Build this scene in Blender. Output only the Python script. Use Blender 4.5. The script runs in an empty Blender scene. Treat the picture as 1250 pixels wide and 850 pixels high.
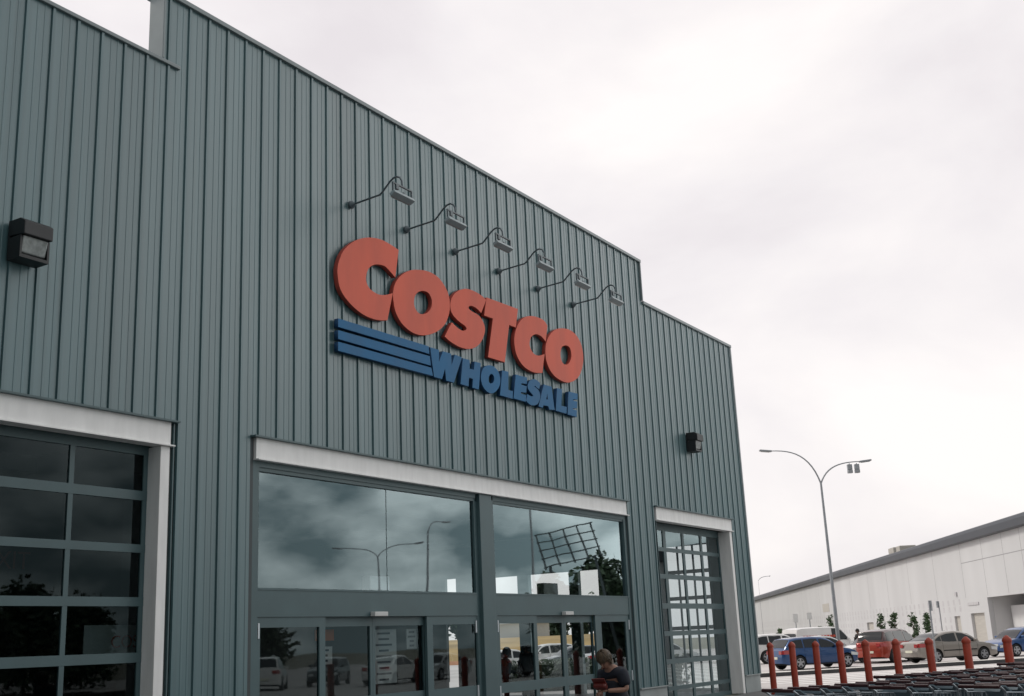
import bpy, bmesh, math, random
from mathutils import Vector, Matrix
random.seed(7)
R = math.radians
C = bpy.context.scene.collection
PI = math.pi

# ------------------------------------------------------------------ helpers
def tag(o, label=None, cat=None, group=None, kind=None):
    if label: o['label'] = label
    if cat: o['category'] = cat
    if group: o['group'] = group
    if kind: o['kind'] = kind
    return o

def empty(name, loc=(0, 0, 0), rz=0, label=None, cat=None, group=None):
    o = bpy.data.objects.new(name, None)
    o.empty_display_size = .3
    C.objects.link(o)
    o.location = loc
    o.rotation_euler = (0, 0, rz)
    return tag(o, label, cat, group)

def copy_tree(o, kids, parent=None):
    c = o.copy()
    C.objects.link(c)
    c.parent = parent
    for ch in kids.get(o.name, []):
        copy_tree(ch, kids, c)
    return c

def kid_map():
    k = {}
    for o in bpy.data.objects:
        if o.parent: k.setdefault(o.parent.name, []).append(o)
    return k

class MB:
    """collects vertices and faces of one mesh"""
    def __init__(self):
        self.v = []; self.f = []; self.mi = []
        self.cur = 0
    def add(self, vs, fs):
        n = len(self.v)
        self.v += [tuple(p) for p in vs]
        self.f += [tuple(n + i for i in f) for f in fs]
        self.mi += [self.cur] * len(fs)
    def box(self, x0, x1, y0, y1, z0, z1):
        self.add([(x0,y0,z0),(x1,y0,z0),(x1,y1,z0),(x0,y1,z0),(x0,y0,z1),(x1,y0,z1),(x1,y1,z1),(x0,y1,z1)],
                 [(3,2,1,0),(4,5,6,7),(0,1,5,4),(1,2,6,5),(2,3,7,6),(3,0,4,7)])
    def obox(self, c, sx, sy, sz, rot=None):
        m = rot or Matrix.Identity(3)
        vs = []
        for z in (-.5, .5):
            for (a, b) in ((-.5,-.5),(.5,-.5),(.5,.5),(-.5,.5)):
                vs.append(Vector(c) + m @ Vector((a*sx, b*sy, z*sz)))
        self.add(vs, [(3,2,1,0),(4,5,6,7),(0,1,5,4),(1,2,6,5),(2,3,7,6),(3,0,4,7)])
    def quad(self, a, b, c, d):
        self.add([a,b,c,d], [(0,1,2,3)])
    def tube(self, pts, rad, n=8, cap=True):
        pts = [Vector(p) for p in pts]
        rads = rad if isinstance(rad, (list, tuple)) else [rad]*len(pts)
        rings = []
        up = Vector((0,0,1))
        d0 = (pts[1]-pts[0]).normalized()
        if abs(d0.z) > .95: up = Vector((1,0,0))
        side = d0.cross(up).normalized()
        for i, p in enumerate(pts):
            if i == 0: d = pts[1]-pts[0]
            elif i == len(pts)-1: d = pts[-1]-pts[-2]
            else: d = (pts[i+1]-pts[i]).normalized() + (pts[i]-pts[i-1]).normalized()
            d.normalize()
            side = (side - d*side.dot(d)).normalized()
            o2 = d.cross(side)
            rings.append([p + (side*math.cos(2*PI*k/n) + o2*math.sin(2*PI*k/n))*rads[i] for k in range(n)])
        vs = [q for r in rings for q in r]
        fs = []
        for i in range(len(pts)-1):
            for k in range(n):
                a = i*n+k; b = i*n+(k+1) % n
                fs.append((a, b, b+n, a+n))
        if cap:
            fs.append(tuple(range(n-1, -1, -1)))
            fs.append(tuple((len(pts)-1)*n+k for k in range(n)))
        self.add(vs, fs)
    def lathe(self, prof, n=20, axis='z', c=(0,0,0), cap=True):
        vs = []; fs = []
        for (r, h) in prof:
            for k in range(n):
                a = 2*PI*k/n
                p = (r*math.cos(a), r*math.sin(a), h)
                if axis == 'y': p = (p[0], p[2], p[1])
                vs.append((p[0]+c[0], p[1]+c[1], p[2]+c[2]))
        for i in range(len(prof)-1):
            for k in range(n):
                a = i*n+k; b = i*n+(k+1) % n
                fs.append((a, b, b+n, a+n))
        if cap:
            fs.append(tuple(range(n-1,-1,-1)))
            fs.append(tuple((len(prof)-1)*n+k for k in range(n)))
        self.add(vs, fs)
    def build(self, name, mats, parent=None, smooth=None, bevel=0, loc=None, recalc=True):
        me = bpy.data.meshes.new(name)
        me.from_pydata(self.v, [], self.f)
        if not isinstance(mats, (list, tuple)): mats = [mats]
        for m in mats: me.materials.append(m)
        if len(mats) > 1: me.polygons.foreach_set('material_index', self.mi)
        bm = bmesh.new(); bm.from_mesh(me)
        if recalc: bmesh.ops.recalc_face_normals(bm, faces=bm.faces)
        bm.to_mesh(me); bm.free()
        if smooth is not None:
            me.polygons.foreach_set('use_smooth', [True]*len(me.polygons))
            me.set_sharp_from_angle(angle=R(smooth))
        o = bpy.data.objects.new(name, me)
        C.objects.link(o)
        if parent: o.parent = parent
        if loc: o.location = loc
        if bevel:
            b = o.modifiers.new('bevel', 'BEVEL'); b.width = bevel; b.segments = 2; b.limit_method = 'ANGLE'
        return o

def prism(outer, holes, y0, y1, name, mat, parent=None, bevel=0, side=None):
    """outline in X,Z extruded between y0 (front) and y1 (back)"""
    cu = bpy.data.curves.new(name, 'CURVE'); cu.dimensions = '2D'; cu.fill_mode = 'BOTH'
    for lp in [outer] + list(holes):
        s = cu.splines.new('POLY'); s.points.add(len(lp)-1)
        for p, q in zip(s.points, lp): p.co = (q[0], q[1], 0, 1)
        s.use_cyclic_u = True
    cu.extrude = abs(y1-y0)/2
    if bevel: cu.bevel_depth = bevel; cu.bevel_resolution = 1; cu.offset = -bevel
    tmp = bpy.data.objects.new('tmp', cu); C.objects.link(tmp)
    dg = bpy.context.evaluated_depsgraph_get()
    me = bpy.data.meshes.new_from_object(tmp.evaluated_get(dg))
    bpy.data.objects.remove(tmp)
    me.transform(Matrix(((1,0,0,0),(0,0,-1,(y0+y1)/2),(0,1,0,0),(0,0,0,1))))
    me.materials.clear(); me.materials.append(mat)
    if side:
        me.materials.append(side)
        for p in me.polygons: p.material_index = 1 if abs(p.normal.y) < .6 else 0
    o = bpy.data.objects.new(name, me); C.objects.link(o)
    if parent: o.parent = parent
    return o

def spline(pts, k=5):
    """closed Catmull-Rom through pts; a third element marks a sharp corner"""
    n = len(pts); out = []
    if all(len(p) > 2 for p in pts): return [(p[0], p[1]) for p in pts]
    for i in range(n):
        p1 = pts[i]; p2 = pts[(i+1) % n]
        p0 = pts[i-1] if len(p1) < 3 else p1
        p3 = pts[(i+2) % n] if len(p2) < 3 else p2
        if len(p1) > 2 and len(p2) > 2:
            out.append((p1[0], p1[1])); continue
        for j in range(k):
            t = j/k
            out.append(tuple(.5*((2*p1[a]) + (-p0[a]+p2[a])*t + (2*p0[a]-5*p1[a]+4*p2[a]-p3[a])*t*t + (-p0[a]+3*p1[a]-3*p2[a]+p3[a])*t**3) for a in (0, 1)))
    return out

def text_mesh(txt, size, mat, name, parent=None, loc=(0,0,0), rot=(PI/2,0,0), extrude=.004):
    cu = bpy.data.curves.new(name, 'FONT'); cu.body = txt; cu.size = size; cu.extrude = extrude
    cu.align_x = 'CENTER'; cu.align_y = 'CENTER'
    tmp = bpy.data.objects.new('tmp', cu); C.objects.link(tmp)
    dg = bpy.context.evaluated_depsgraph_get()
    me = bpy.data.meshes.new_from_object(tmp.evaluated_get(dg))
    bpy.data.objects.remove(tmp)
    me.materials.clear(); me.materials.append(mat)
    o = bpy.data.objects.new(name, me); C.objects.link(o)
    o.location = loc; o.rotation_euler = rot
    if parent: o.parent = parent
    return o

# ------------------------------------------------------------------ materials
def mat(name, col, rough=.5, var=.12, scale=3., metal=0., bump=0., bscale=60., spec=.5, coat=0., stretch=None):
    m = bpy.data.materials.new(name); m.use_nodes = True
    nt = m.node_tree; bs = nt.nodes['Principled BSDF']
    tc = nt.nodes.new('ShaderNodeTexCoord'); mp = nt.nodes.new('ShaderNodeMapping')
    nt.links.new(tc.outputs['Object'], mp.inputs[0])
    if stretch: mp.inputs['Scale'].default_value = stretch
    nz = nt.nodes.new('ShaderNodeTexNoise'); nz.inputs['Scale'].default_value = scale; nz.inputs['Detail'].default_value = 6
    nt.links.new(mp.outputs[0], nz.inputs['Vector'])
    mr = nt.nodes.new('ShaderNodeMapRange')
    mr.inputs[1].default_value = .3; mr.inputs[2].default_value = .7
    mr.inputs[3].default_value = 1-var; mr.inputs[4].default_value = 1+var
    nt.links.new(nz.outputs['Fac'], mr.inputs[0])
    mx = nt.nodes.new('ShaderNodeMix'); mx.data_type = 'RGBA'; mx.blend_type = 'MULTIPLY'
    mx.inputs[0].default_value = 1
    mx.inputs[6].default_value = (*col, 1)
    nt.links.new(mr.outputs[0], mx.inputs[7])
    nt.links.new(mx.outputs[2], bs.inputs['Base Color'])
    r2 = nt.nodes.new('ShaderNodeMapRange'); r2.inputs[3].default_value = max(.02, rough-.08); r2.inputs[4].default_value = min(1, rough+.08)
    nt.links.new(nz.outputs['Fac'], r2.inputs[0]); nt.links.new(r2.outputs[0], bs.inputs['Roughness'])
    bs.inputs['Metallic'].default_value = metal
    bs.inputs['Specular IOR Level'].default_value = spec
    bs.inputs['Coat Weight'].default_value = coat
    bs.inputs['Coat Roughness'].default_value = .05
    if bump:
        n2 = nt.nodes.new('ShaderNodeTexNoise'); n2.inputs['Scale'].default_value = bscale; n2.inputs['Detail'].default_value = 4
        nt.links.new(mp.outputs[0], n2.inputs['Vector'])
        bp = nt.nodes.new('ShaderNodeBump'); bp.inputs['Strength'].default_value = bump; bp.inputs['Distance'].default_value = .02
        nt.links.new(n2.outputs['Fac'], bp.inputs['Height']); nt.links.new(bp.outputs[0], bs.inputs['Normal'])
    return m

def glass_mat(name, tint, boost=2.2, wave=.02):
    m = bpy.data.materials.new(name); m.use_nodes = True
    nt = m.node_tree; nt.nodes.clear()
    out = nt.nodes.new('ShaderNodeOutputMaterial'); mix = nt.nodes.new('ShaderNodeMixShader')
    tr = nt.nodes.new('ShaderNodeBsdfTransparent'); tr.inputs[0].default_value = (*tint, 1)
    gl = nt.nodes.new('ShaderNodeBsdfGlossy'); gl.inputs['Roughness'].default_value = .015
    gl.inputs['Color'].default_value = (.80, .96, 1, 1)
    fr = nt.nodes.new('ShaderNodeFresnel'); fr.inputs['IOR'].default_value = 1.5
    mu = nt.nodes.new('ShaderNodeMath'); mu.operation = 'MULTIPLY'; mu.inputs[1].default_value = boost; mu.use_clamp = True
    tc = nt.nodes.new('ShaderNodeTexCoord')
    nz = nt.nodes.new('ShaderNodeTexNoise'); nz.inputs['Scale'].default_value = .8; nz.inputs['Detail'].default_value = 1
    bp = nt.nodes.new('ShaderNodeBump'); bp.inputs['Strength'].default_value = wave; bp.inputs['Distance'].default_value = .08
    L = nt.links.new
    L(tc.outputs['Object'], nz.inputs['Vector']); L(nz.outputs['Fac'], bp.inputs['Height']); L(bp.outputs[0], gl.inputs['Normal'])
    L(fr.outputs[0], mu.inputs[0]); L(mu.outputs[0], mix.inputs[0]); L(tr.outputs[0], mix.inputs[1]); L(gl.outputs[0], mix.inputs[2])
    L(mix.outputs[0], out.inputs[0])
    return m

def cladding_mat():
    """metallic paint on steel sheet: sheet-to-sheet tone, faint vertical weathering streaks, slight oil-canning"""
    m = mat('painted_cladding', CLAD, .36, .10, .35, metal=0, bump=.05, bscale=200, stretch=(1, 1, .25), spec=.9)
    nt = m.node_tree; bs = nt.nodes['Principled BSDF']; L = nt.links.new
    base = bs.inputs['Base Color'].links[0].from_socket
    tc = nt.nodes.new('ShaderNodeTexCoord')
    sx = nt.nodes.new('ShaderNodeSeparateXYZ'); L(tc.outputs['Object'], sx.inputs[0])
    ad = nt.nodes.new('ShaderNodeMath'); ad.operation = 'ADD'; L(sx.outputs['X'], ad.inputs[0]); L(sx.outputs['Y'], ad.inputs[1])
    dv = nt.nodes.new('ShaderNodeMath'); dv.operation = 'DIVIDE'; dv.inputs[1].default_value = .863; L(ad.outputs[0], dv.inputs[0])
    fl = nt.nodes.new('ShaderNodeMath'); fl.operation = 'FLOOR'; L(dv.outputs[0], fl.inputs[0])
    wn = nt.nodes.new('ShaderNodeTexWhiteNoise'); wn.noise_dimensions = '1D'; L(fl.outputs[0], wn.inputs['W'])
    mp = nt.nodes.new('ShaderNodeMapping'); mp.inputs['Scale'].default_value = (9, 9, .22); L(tc.outputs['Object'], mp.inputs[0])
    ns = nt.nodes.new('ShaderNodeTexNoise'); ns.inputs['Scale'].default_value = 1; ns.inputs['Detail'].default_value = 5; L(mp.outputs[0], ns.inputs['Vector'])
    r1 = nt.nodes.new('ShaderNodeMapRange'); r1.inputs[3].default_value = .94; r1.inputs[4].default_value = 1.06; L(wn.outputs['Value'], r1.inputs[0])
    r2 = nt.nodes.new('ShaderNodeMapRange'); r2.inputs[1].default_value = .3; r2.inputs[2].default_value = .7; r2.inputs[3].default_value = .85; r2.inputs[4].default_value = 1.10; L(ns.outputs['Fac'], r2.inputs[0])
    mu = nt.nodes.new('ShaderNodeMath'); mu.operation = 'MULTIPLY'; L(r1.outputs[0], mu.inputs[0]); L(r2.outputs[0], mu.inputs[1])
    mx = nt.nodes.new('ShaderNodeMix'); mx.data_type = 'RGBA'; mx.blend_type = 'MULTIPLY'; mx.inputs[0].default_value = 1
    L(base, mx.inputs[6]); L(mu.outputs[0], mx.inputs[7]); L(mx.outputs[2], bs.inputs['Base Color'])
    return m

CLAD = (.076, .150, .166)
M = {}
M['clad'] = cladding_mat()
M['cap'] = mat('cap_flashing', (.19, .23, .24), .4, .08)
M['frame'] = mat('window_frame_paint', (.065, .115, .125), .45, .10, 1.5)
M['white'] = mat('white_steel_paint', (.84, .84, .83), .45, .06, 3.0, bump=.05, stretch=(2.5, 2.5, .5))
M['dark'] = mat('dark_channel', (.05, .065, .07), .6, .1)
M['concrete'] = mat('forecourt_asphalt', (.15, .15, .15), .85, .10, .35, bump=.25, bscale=25)
M['asphalt'] = mat('car_park_asphalt', (.50, .47, .46), .85, .14, .12, bump=.3, bscale=30)
M['farground'] = mat('far_ground', (.20, .19, .15), .9, .2, .02)
M['plinth'] = mat('plinth_concrete', (.33, .36, .36), .8, .14, 2, bump=.3)
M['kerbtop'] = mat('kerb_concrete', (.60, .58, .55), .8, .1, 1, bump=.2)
M['kerbshade'] = mat('kerb_face_painted_shade', (.06, .06, .062), .85, .2, 2, bump=.2)  # shade of the kerb's upright faces put into a dark colour
M['line'] = mat('road_paint_white', (.78, .77, .75), .7, .12, 2)
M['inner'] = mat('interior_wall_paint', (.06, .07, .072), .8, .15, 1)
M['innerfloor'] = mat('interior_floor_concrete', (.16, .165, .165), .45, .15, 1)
M['red'] = mat('sign_red_acrylic', (.70, .140, .088), .6, .09, 1.3, stretch=(1.5, 1.5, .5), spec=.3)
M['blue'] = mat('sign_blue_acrylic', (.016, .135, .30), .6, .10, 1.3, stretch=(1.5, 1.5, .5), spec=.3)
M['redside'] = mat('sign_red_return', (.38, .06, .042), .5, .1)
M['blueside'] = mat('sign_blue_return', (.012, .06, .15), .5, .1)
M['lampsteel'] = mat('sign_light_steel', (.085, .115, .13), .45, .1)
M['lamphead'] = mat('sign_light_head', (.26, .32, .34), .4, .1)
M['black'] = mat('black_housing', (.012, .014, .016), .5, .1)
M['lens'] = mat('lamp_lens', (.30, .33, .33), .15, .25, 14, coat=.6)
M['galv'] = mat('galvanised_steel', (.30, .32, .34), .45, .12, 5, metal=.4)
M['bollard'] = mat('bollard_red_paint', (.34, .040, .016), .5, .16, 3, bump=.05)
M['tyre'] = mat('tyre_rubber', (.012, .012, .013), .8, .1)
M['rim'] = mat('alloy_rim', (.42, .43, .45), .3, .1, 8, metal=.6)
M['carglass'] = mat('car_glass', (.010, .013, .016), .05, .1, spec=.55)
M['underbody'] = mat('underbody_black', (.01, .01, .01), .8, .1)
M['headlight'] = mat('headlight_plastic', (.62, .65, .66), .12, .1, 20, coat=1)
M['taillight'] = mat('taillight_plastic', (.35, .02, .02), .15, .1, 20, coat=1)
M['plate'] = mat('number_plate', (.70, .68, .55), .5, .1)
M['precast'] = mat('precast_wall_panel', (.53, .535, .54), .75, .055, .30, bump=.1, stretch=(1, 1, .3))
M['fascia'] = mat('roof_fascia_metal', (.033, .04, .052), .5, .1, .4)
M['recess'] = mat('recess_grey', (.60, .60, .60), .8, .1, .4)
M['shutter'] = mat('roller_shutter', (.44, .42, .38), .6, .08, 1, stretch=(1, 1, 12))
M['slot'] = mat('slot_shadow_panel', (.47, .465, .475), .7, .1)
M['joint'] = mat('joint_sealant', (.30, .30, .31), .8, .1)
M['leaf'] = mat('foliage_green', (.055, .10, .04), .55, .45, 2.5)
M['leaf2'] = mat('foliage_dark', (.03, .055, .025), .6, .45, .6)
M['bark'] = mat('tree_bark', (.10, .08, .06), .9, .2, 8)
M['sand'] = mat('dry_grass_bank', (.36, .25, .11), .95, .25, .25, bump=.4, bscale=6)
M['earth'] = mat('red_earth', (.38, .17, .08), .95, .2, .3)
M['wire'] = mat('trolley_wire', (.30, .34, .37), .35, .12, 6, metal=.7)
M['handle'] = mat('trolley_handle_red', (.035, .006, .008), .35, .15, 12)
M['flap'] = mat('trolley_seat_plastic', (.12, .175, .21), .35, .15, 8)
M['skin'] = mat('skin', (.29, .16, .115), .55, .1, 20)
M['skin2'] = mat('skin_dark', (.16, .09, .06), .55, .1, 20)
M['hair'] = mat('hair_dark_blonde', (.075, .05, .028), .55, .4, 40, stretch=(1, 1, .2))
M['hairblack'] = mat('hair_black', (.012, .01, .01), .5, .2, 40)
M['navy'] = mat('navy_printed_cloth', (.006, .009, .018), .8, .6, 14)
M['blackcloth'] = mat('black_cloth', (.012, .012, .014), .85, .2, 20)
M['greycloth'] = mat('grey_cloth', (.14, .17, .19), .85, .2, 20)
M['denim'] = mat('blue_denim', (.03, .045, .08), .85, .2, 30)
M['purse'] = mat('red_leather', (.10, .008, .005), .45, .15, 10)
M['shoe'] = mat('dark_shoe', (.02, .018, .016), .6, .1)
M['paper'] = mat('poster_paper', (.62, .63, .62), .8, .06)
M['paperorange'] = mat('poster_orange', (.45, .12, .03), .8, .1)
M['whitebox'] = mat('white_plastic_box', (.86, .87, .87), .5, .04)
M['ink'] = mat('poster_ink', (.06, .07, .09), .8, .1)
M['exitred'] = mat('exit_lettering', (.16, .025, .015), .7, .1)
M['inkred'] = mat('red_lettering', (.50, .06, .03), .7, .1)
M['hinge'] = mat('door_closer_silver', (.55, .60, .63), .35, .1, metal=.3)
M['glassL'] = glass_mat('glass_roller_door', (.36, .43, .44), .6)
M['glassW'] = glass_mat('glass_window', (.80, .86, .87), 3.5)
M['glassD'] = glass_mat('glass_sliding_door', (.70, .76, .77), 1.15)
M['glassR'] = glass_mat('glass_roller_door_clear', (.80, .85, .86), 1.7)
def car_paint(n, col, metal=.35): return mat('car_paint_'+n, col, .32, .05, 2, metal=metal, coat=.8)
LETTERS = {'C1':([(17.48,9.528,1),(17.183,9.575),(16.902,9.589),(16.591,9.54),(16.286,9.431),(16.02,9.273),(15.792,9.066),(15.663,8.855),(15.598,8.642),(15.612,8.451),(15.673,8.272),(15.813,8.132),(16.035,8.011),(16.293,7.927),(16.557,7.897),(16.827,7.912),(17.076,7.966,1),(17.261,8.565,1),(17.048,8.48),(16.84,8.435),(16.669,8.446),(16.519,8.499),(16.437,8.613),(16.447,8.749),(16.527,8.893),(16.681,9.002),(16.854,9.051),(17.028,9.058),(17.185,8.995),(17.35,8.909,1)],[]),'O1':([(18.046,9.255),(17.783,9.157),(17.523,8.988),(17.345,8.792),(17.267,8.573),(17.28,8.377),(17.342,8.193),(17.492,8.027),(17.709,7.924),(17.962,7.877),(18.256,7.903),(18.559,8.0),(18.838,8.151),(19.055,8.344),(19.19,8.585),(19.226,8.806),(19.176,9.008),(19.026,9.175),(18.789,9.297),(18.449,9.327)],[[(18.278,8.856),(18.111,8.791),(17.999,8.687),(17.955,8.554),(17.968,8.455),(18.045,8.37),(18.158,8.339),(18.308,8.372),(18.445,8.45),(18.544,8.565),(18.573,8.687),(18.543,8.784),(18.445,8.855)]]),'S1':([(20.655,9.22,1),(20.438,9.281),(20.135,9.309),(19.834,9.28),(19.533,9.153),(19.345,9.0),(19.247,8.827),(19.255,8.658),(19.356,8.552),(19.567,8.47),(19.765,8.426),(19.828,8.379),(19.777,8.328),(19.648,8.298),(19.487,8.324),(19.277,8.397,1),(18.995,8.032,1),(19.184,7.966),(19.464,7.916),(19.789,7.916),(20.09,7.996),(20.324,8.14),(20.49,8.338),(20.561,8.529),(20.494,8.67),(20.384,8.757),(20.254,8.798),(20.066,8.818),(19.949,8.853),(19.952,8.902),(20.055,8.941),(20.224,8.931),(20.429,8.86,1)],[]),'T1':([(20.671,9.28,1),(21.999,9.31,1),(21.874,8.833,1),(21.582,8.835,1),(21.325,7.904,1),(20.633,7.893,1),(20.895,8.835,1),(20.543,8.831,1)],[]),'C2':([(23.35,9.194,1),(23.176,9.29),(22.905,9.304),(22.591,9.271),(22.276,9.166),(22.024,8.982),(21.857,8.761),(21.774,8.514),(21.797,8.289),(21.907,8.104),(22.127,7.961),(22.421,7.899),(22.683,7.898),(22.989,7.948,1),(23.137,8.441,1),(22.904,8.357),(22.681,8.343),(22.533,8.408),(22.456,8.522),(22.492,8.67),(22.612,8.789),(22.796,8.862),(22.998,8.86),(23.15,8.803),(23.223,8.757,1)],[]),'O2':([(23.991,9.261),(23.67,9.14),(23.393,8.936),(23.232,8.711),(23.178,8.485),(23.211,8.276),(23.352,8.087),(23.593,7.962),(23.915,7.909),(24.227,7.921),(24.556,8.03),(24.823,8.2),(25.002,8.431),(25.093,8.674),(25.085,8.901),(24.983,9.109),(24.75,9.264),(24.41,9.319)],[[(24.162,8.851),(24.01,8.779),(23.922,8.627),(23.93,8.482),(24.014,8.376),(24.181,8.37),(24.335,8.447),(24.449,8.592),(24.465,8.731),(24.405,8.844),(24.286,8.87)]]),'bar1':([(15.613,7.688,1),(18.429,7.709,1),(18.44,7.55,1),(15.612,7.524,1)],[]),'bar2':([(15.611,7.464,1),(18.456,7.504,1),(18.484,7.311,1),(15.61,7.294,1)],[]),'bar3':([(15.609,7.244,1),(18.5,7.27,1),(18.547,7.107,1),(15.607,7.07,1)],[]),'W':([(18.473,7.7,1),(18.787,7.701,1),(18.767,7.438,1),(18.923,7.701,1),(19.223,7.705,1),(19.222,7.457,1),(19.359,7.711,1),(19.621,7.699,1),(19.288,7.091,1),(19.008,7.087,1),(18.98,7.333,1),(18.865,7.095,1),(18.582,7.092,1)],[]),'H':([(19.653,7.69,1),(19.913,7.694,1),(19.902,7.501,1),(20.062,7.509,1),(20.1,7.699,1),(20.337,7.704,1),(20.226,7.099,1),(19.974,7.095,1),(20.005,7.293,1),(19.864,7.299,1),(19.831,7.101,1),(19.529,7.102,1)],[]),'O3':([(20.641,7.711),(20.503,7.656),(20.39,7.559),(20.328,7.42),(20.333,7.301),(20.392,7.191),(20.519,7.114),(20.678,7.086),(20.844,7.128),(21.003,7.245),(21.097,7.384),(21.099,7.523),(21.033,7.643),(20.9,7.712),(20.778,7.728)],[[(20.737,7.529),(20.666,7.479),(20.633,7.397),(20.642,7.33),(20.708,7.311),(20.791,7.34),(20.851,7.411),(20.848,7.488),(20.805,7.526)]]),'L1':([(21.204,7.696,1),(21.468,7.712,1),(21.425,7.283,1),(21.622,7.287,1),(21.596,7.105,1),(21.067,7.103,1)],[]),'E1':([(21.775,7.701,1),(22.278,7.716,1),(22.246,7.555,1),(22.006,7.534,1),(22.003,7.499,1),(22.235,7.5,1),(22.206,7.344,1),(21.967,7.322,1),(21.964,7.282,1),(22.192,7.286,1),(22.165,7.123,1),(21.631,7.12,1)],[]),'S2':([(22.875,7.671,1),(22.741,7.722),(22.588,7.729),(22.4,7.664),(22.301,7.567),(22.286,7.469),(22.36,7.401),(22.462,7.353),(22.504,7.32),(22.456,7.296),(22.381,7.295),(22.248,7.319,1),(22.179,7.149,1),(22.317,7.091),(22.497,7.086),(22.686,7.147),(22.806,7.278),(22.833,7.396),(22.78,7.485),(22.676,7.533),(22.595,7.549),(22.619,7.569),(22.678,7.549),(22.798,7.52,1)],[]),'A':([(23.034,7.679,1),(23.399,7.682,1),(23.486,7.126,1),(23.227,7.096,1),(23.188,7.172,1),(22.967,7.163,1),(22.929,7.092,1),(22.73,7.103,1)],[[(23.172,7.48,1),(23.109,7.331,1),(23.188,7.332,1)]]),'L2':([(23.659,7.691,1),(23.907,7.707,1),(23.828,7.284,1),(24.093,7.29,1),(24.057,7.117,1),(23.533,7.116,1)],[]),'E2':([(24.223,7.699,1),(24.693,7.714,1),(24.66,7.56,1),(24.442,7.538,1),(24.438,7.503,1),(24.644,7.509,1),(24.613,7.334,1),(24.397,7.302,1),(24.394,7.276,1),(24.6,7.281,1),(24.562,7.105,1),(24.106,7.108,1)],[])}
# ------------------------------------------------------------------ the warehouse
HOUSE = empty('warehouse_building', (0, 0, 0), 0, 'big grey green ribbed metal warehouse with stepped parapet and glazed entrance', 'building')
ZL, ZH = 11.15, 12.40            # parapet heights
XL, XR = -16.0, 35.84
openings = [(4.6, 11.98, 5.27), (13.55, 27.28, 5.27), (28.92, 34.56, 5.27)]

def ribbed(name, a0, a1, ribs, top, opens, place, parent, zb=.5):
    """cladding sheet along an axis: place(a, depth, z) -> xyz; ribs stand proud, two fine swages per pan"""
    P = [(a0, 0), (a1, 0)]
    for r in ribs:
        for d, h in ((-.047,0),(-.045,-.009),(-.036,-.009),(-.031,.026),(.012,.028),(.028,0),(.150,0),(.158,.006),(.178,.006),(.186,0),(.272,0),(.280,.006),(.300,.006),(.308,0)):
            a = r+d
            if a0+.01 < a < a1-.01: P.append((a, h))
    P.sort()
    brk = sorted({b for o in opens for b in o[:2]} | {11.46, 29.10} if top is None else {b for o in opens for b in o[:2]})
    def hat(a):
        for (u, hu), (w, hw) in zip(P, P[1:]):
            if u <= a <= w: return hu + (hw-hu)*(a-u)/(w-u) if w > u else hu
        return 0
    for b in brk:
        if a0 < b < a1: P.append((b, hat(b)))
    P.sort()
    mb = MB()
    for (u, hu), (w, hw) in zip(P, P[1:]):
        if w-u < 1e-5: continue
        mid = (u+w)/2
        zt = (ZH if 11.46 < mid < 29.10 else ZL) if top is None else top
        z0s = [(zb, zt)]
        for o in opens:
            if o[0] < mid < o[1]:
                lo = o[3] if len(o) > 3 else 0
                z0s = [(o[2], zt)] + ([(zb, lo)] if lo > zb else [])
        for za, zc in z0s:
            mb.quad(place(u, hu, za), place(w, hw, za), place(w, hw, zc), place(u, hu, zc))
    return mb.build(name, M['clad'], parent)

ribs_f = [9.0 + .4315*k for k in range(-58, 63)]
ribbed('front_wall', XL, XR-.06, ribs_f, None, openings, lambda a, h, z: (a, -h, z), HOUSE)
side_open = [(1.28, 2.95, 4.85), (5.45, 10.3, 4.12), (11.42, 11.92, 4.2)]
ribbed('side_wall', 0.06, 46, [.3+.4315*k for k in range(0, 106)], ZL, side_open, lambda a, h, z: (XR+h, a, z), HOUSE)
# added wing, out of view at the left, blocking sky light from the facade
WX = 1.0
ribbed('sky_blocker_wall', -10.5, -.06, [-10.3+.4315*k for k in range(0, 25)], ZL, [], lambda a, h, z: (WX+h, a, z), HOUSE, zb=0)
ribbed('sky_blocker_wall', XL, WX, [XL+.2+.4315*k for k in range(0, 39)], ZL, [], lambda a, h, z: (a, -10.5-h, z), HOUSE, zb=0)
mb = MB(); mb.box(XL, WX-.1, -10.4, -.1, 10.6, 10.75); mb.build('sky_blocker_roof', M['galv'], HOUSE)
mb = MB(); mb.box(WX-.14, WX+.06, -10.56, -.07, ZL-.05, ZL+.035); mb.box(XL, WX-.15, -10.56, -10.36, ZL-.05, ZL+.035); mb.build('sky_blocker_cap', M['cap'], HOUSE)
mb = MB(); mb.box(XR-.06, XR+.03, -.045, .06, .5, ZL-.02); mb.build('corner_flashing', M['cap'], HOUSE)
# west and north walls, roof, raised parapet box
mb = MB(); mb.box(XL, XR-.1, 45.8, 46, 0, ZL-.1); mb.box(XL, XL+.2, .05, 45.8, 0, ZL-.1); mb.build('rear_wall', M['clad'], HOUSE)
mb = MB(); mb.box(XL+.2, XR-.1, .3, 45.8, 10.6, 10.75); mb.build('roof', M['galv'], HOUSE)
mb = MB(); mb.box(11.5, 29.06, .05, .35, 10.75, ZH-.03); mb.build('parapet_backing', M['clad'], HOUSE)
# cappings
mb = MB()
mb.box(XL, 11.80, -.055, .14, ZL-.035, ZL+.03)
mb.box(29.14, XR+.05, -.06, .14, ZL-.055, ZL+.035)
mb.box(11.40, 29.16, -.062, .36, ZH-.05, ZH+.035)
mb.box(29.085, 29.135, -.058, .30, ZL+.035, ZH-.05)
mb.box(11.42, 11.46, -.05, .30, ZL+.035, ZH-.05)
mb.box(XR-.14, XR+.06, .14, 46, ZL-.05, ZL+.035)
mb.build('parapet_cap', M['cap'], HOUSE, bevel=.008)
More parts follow.
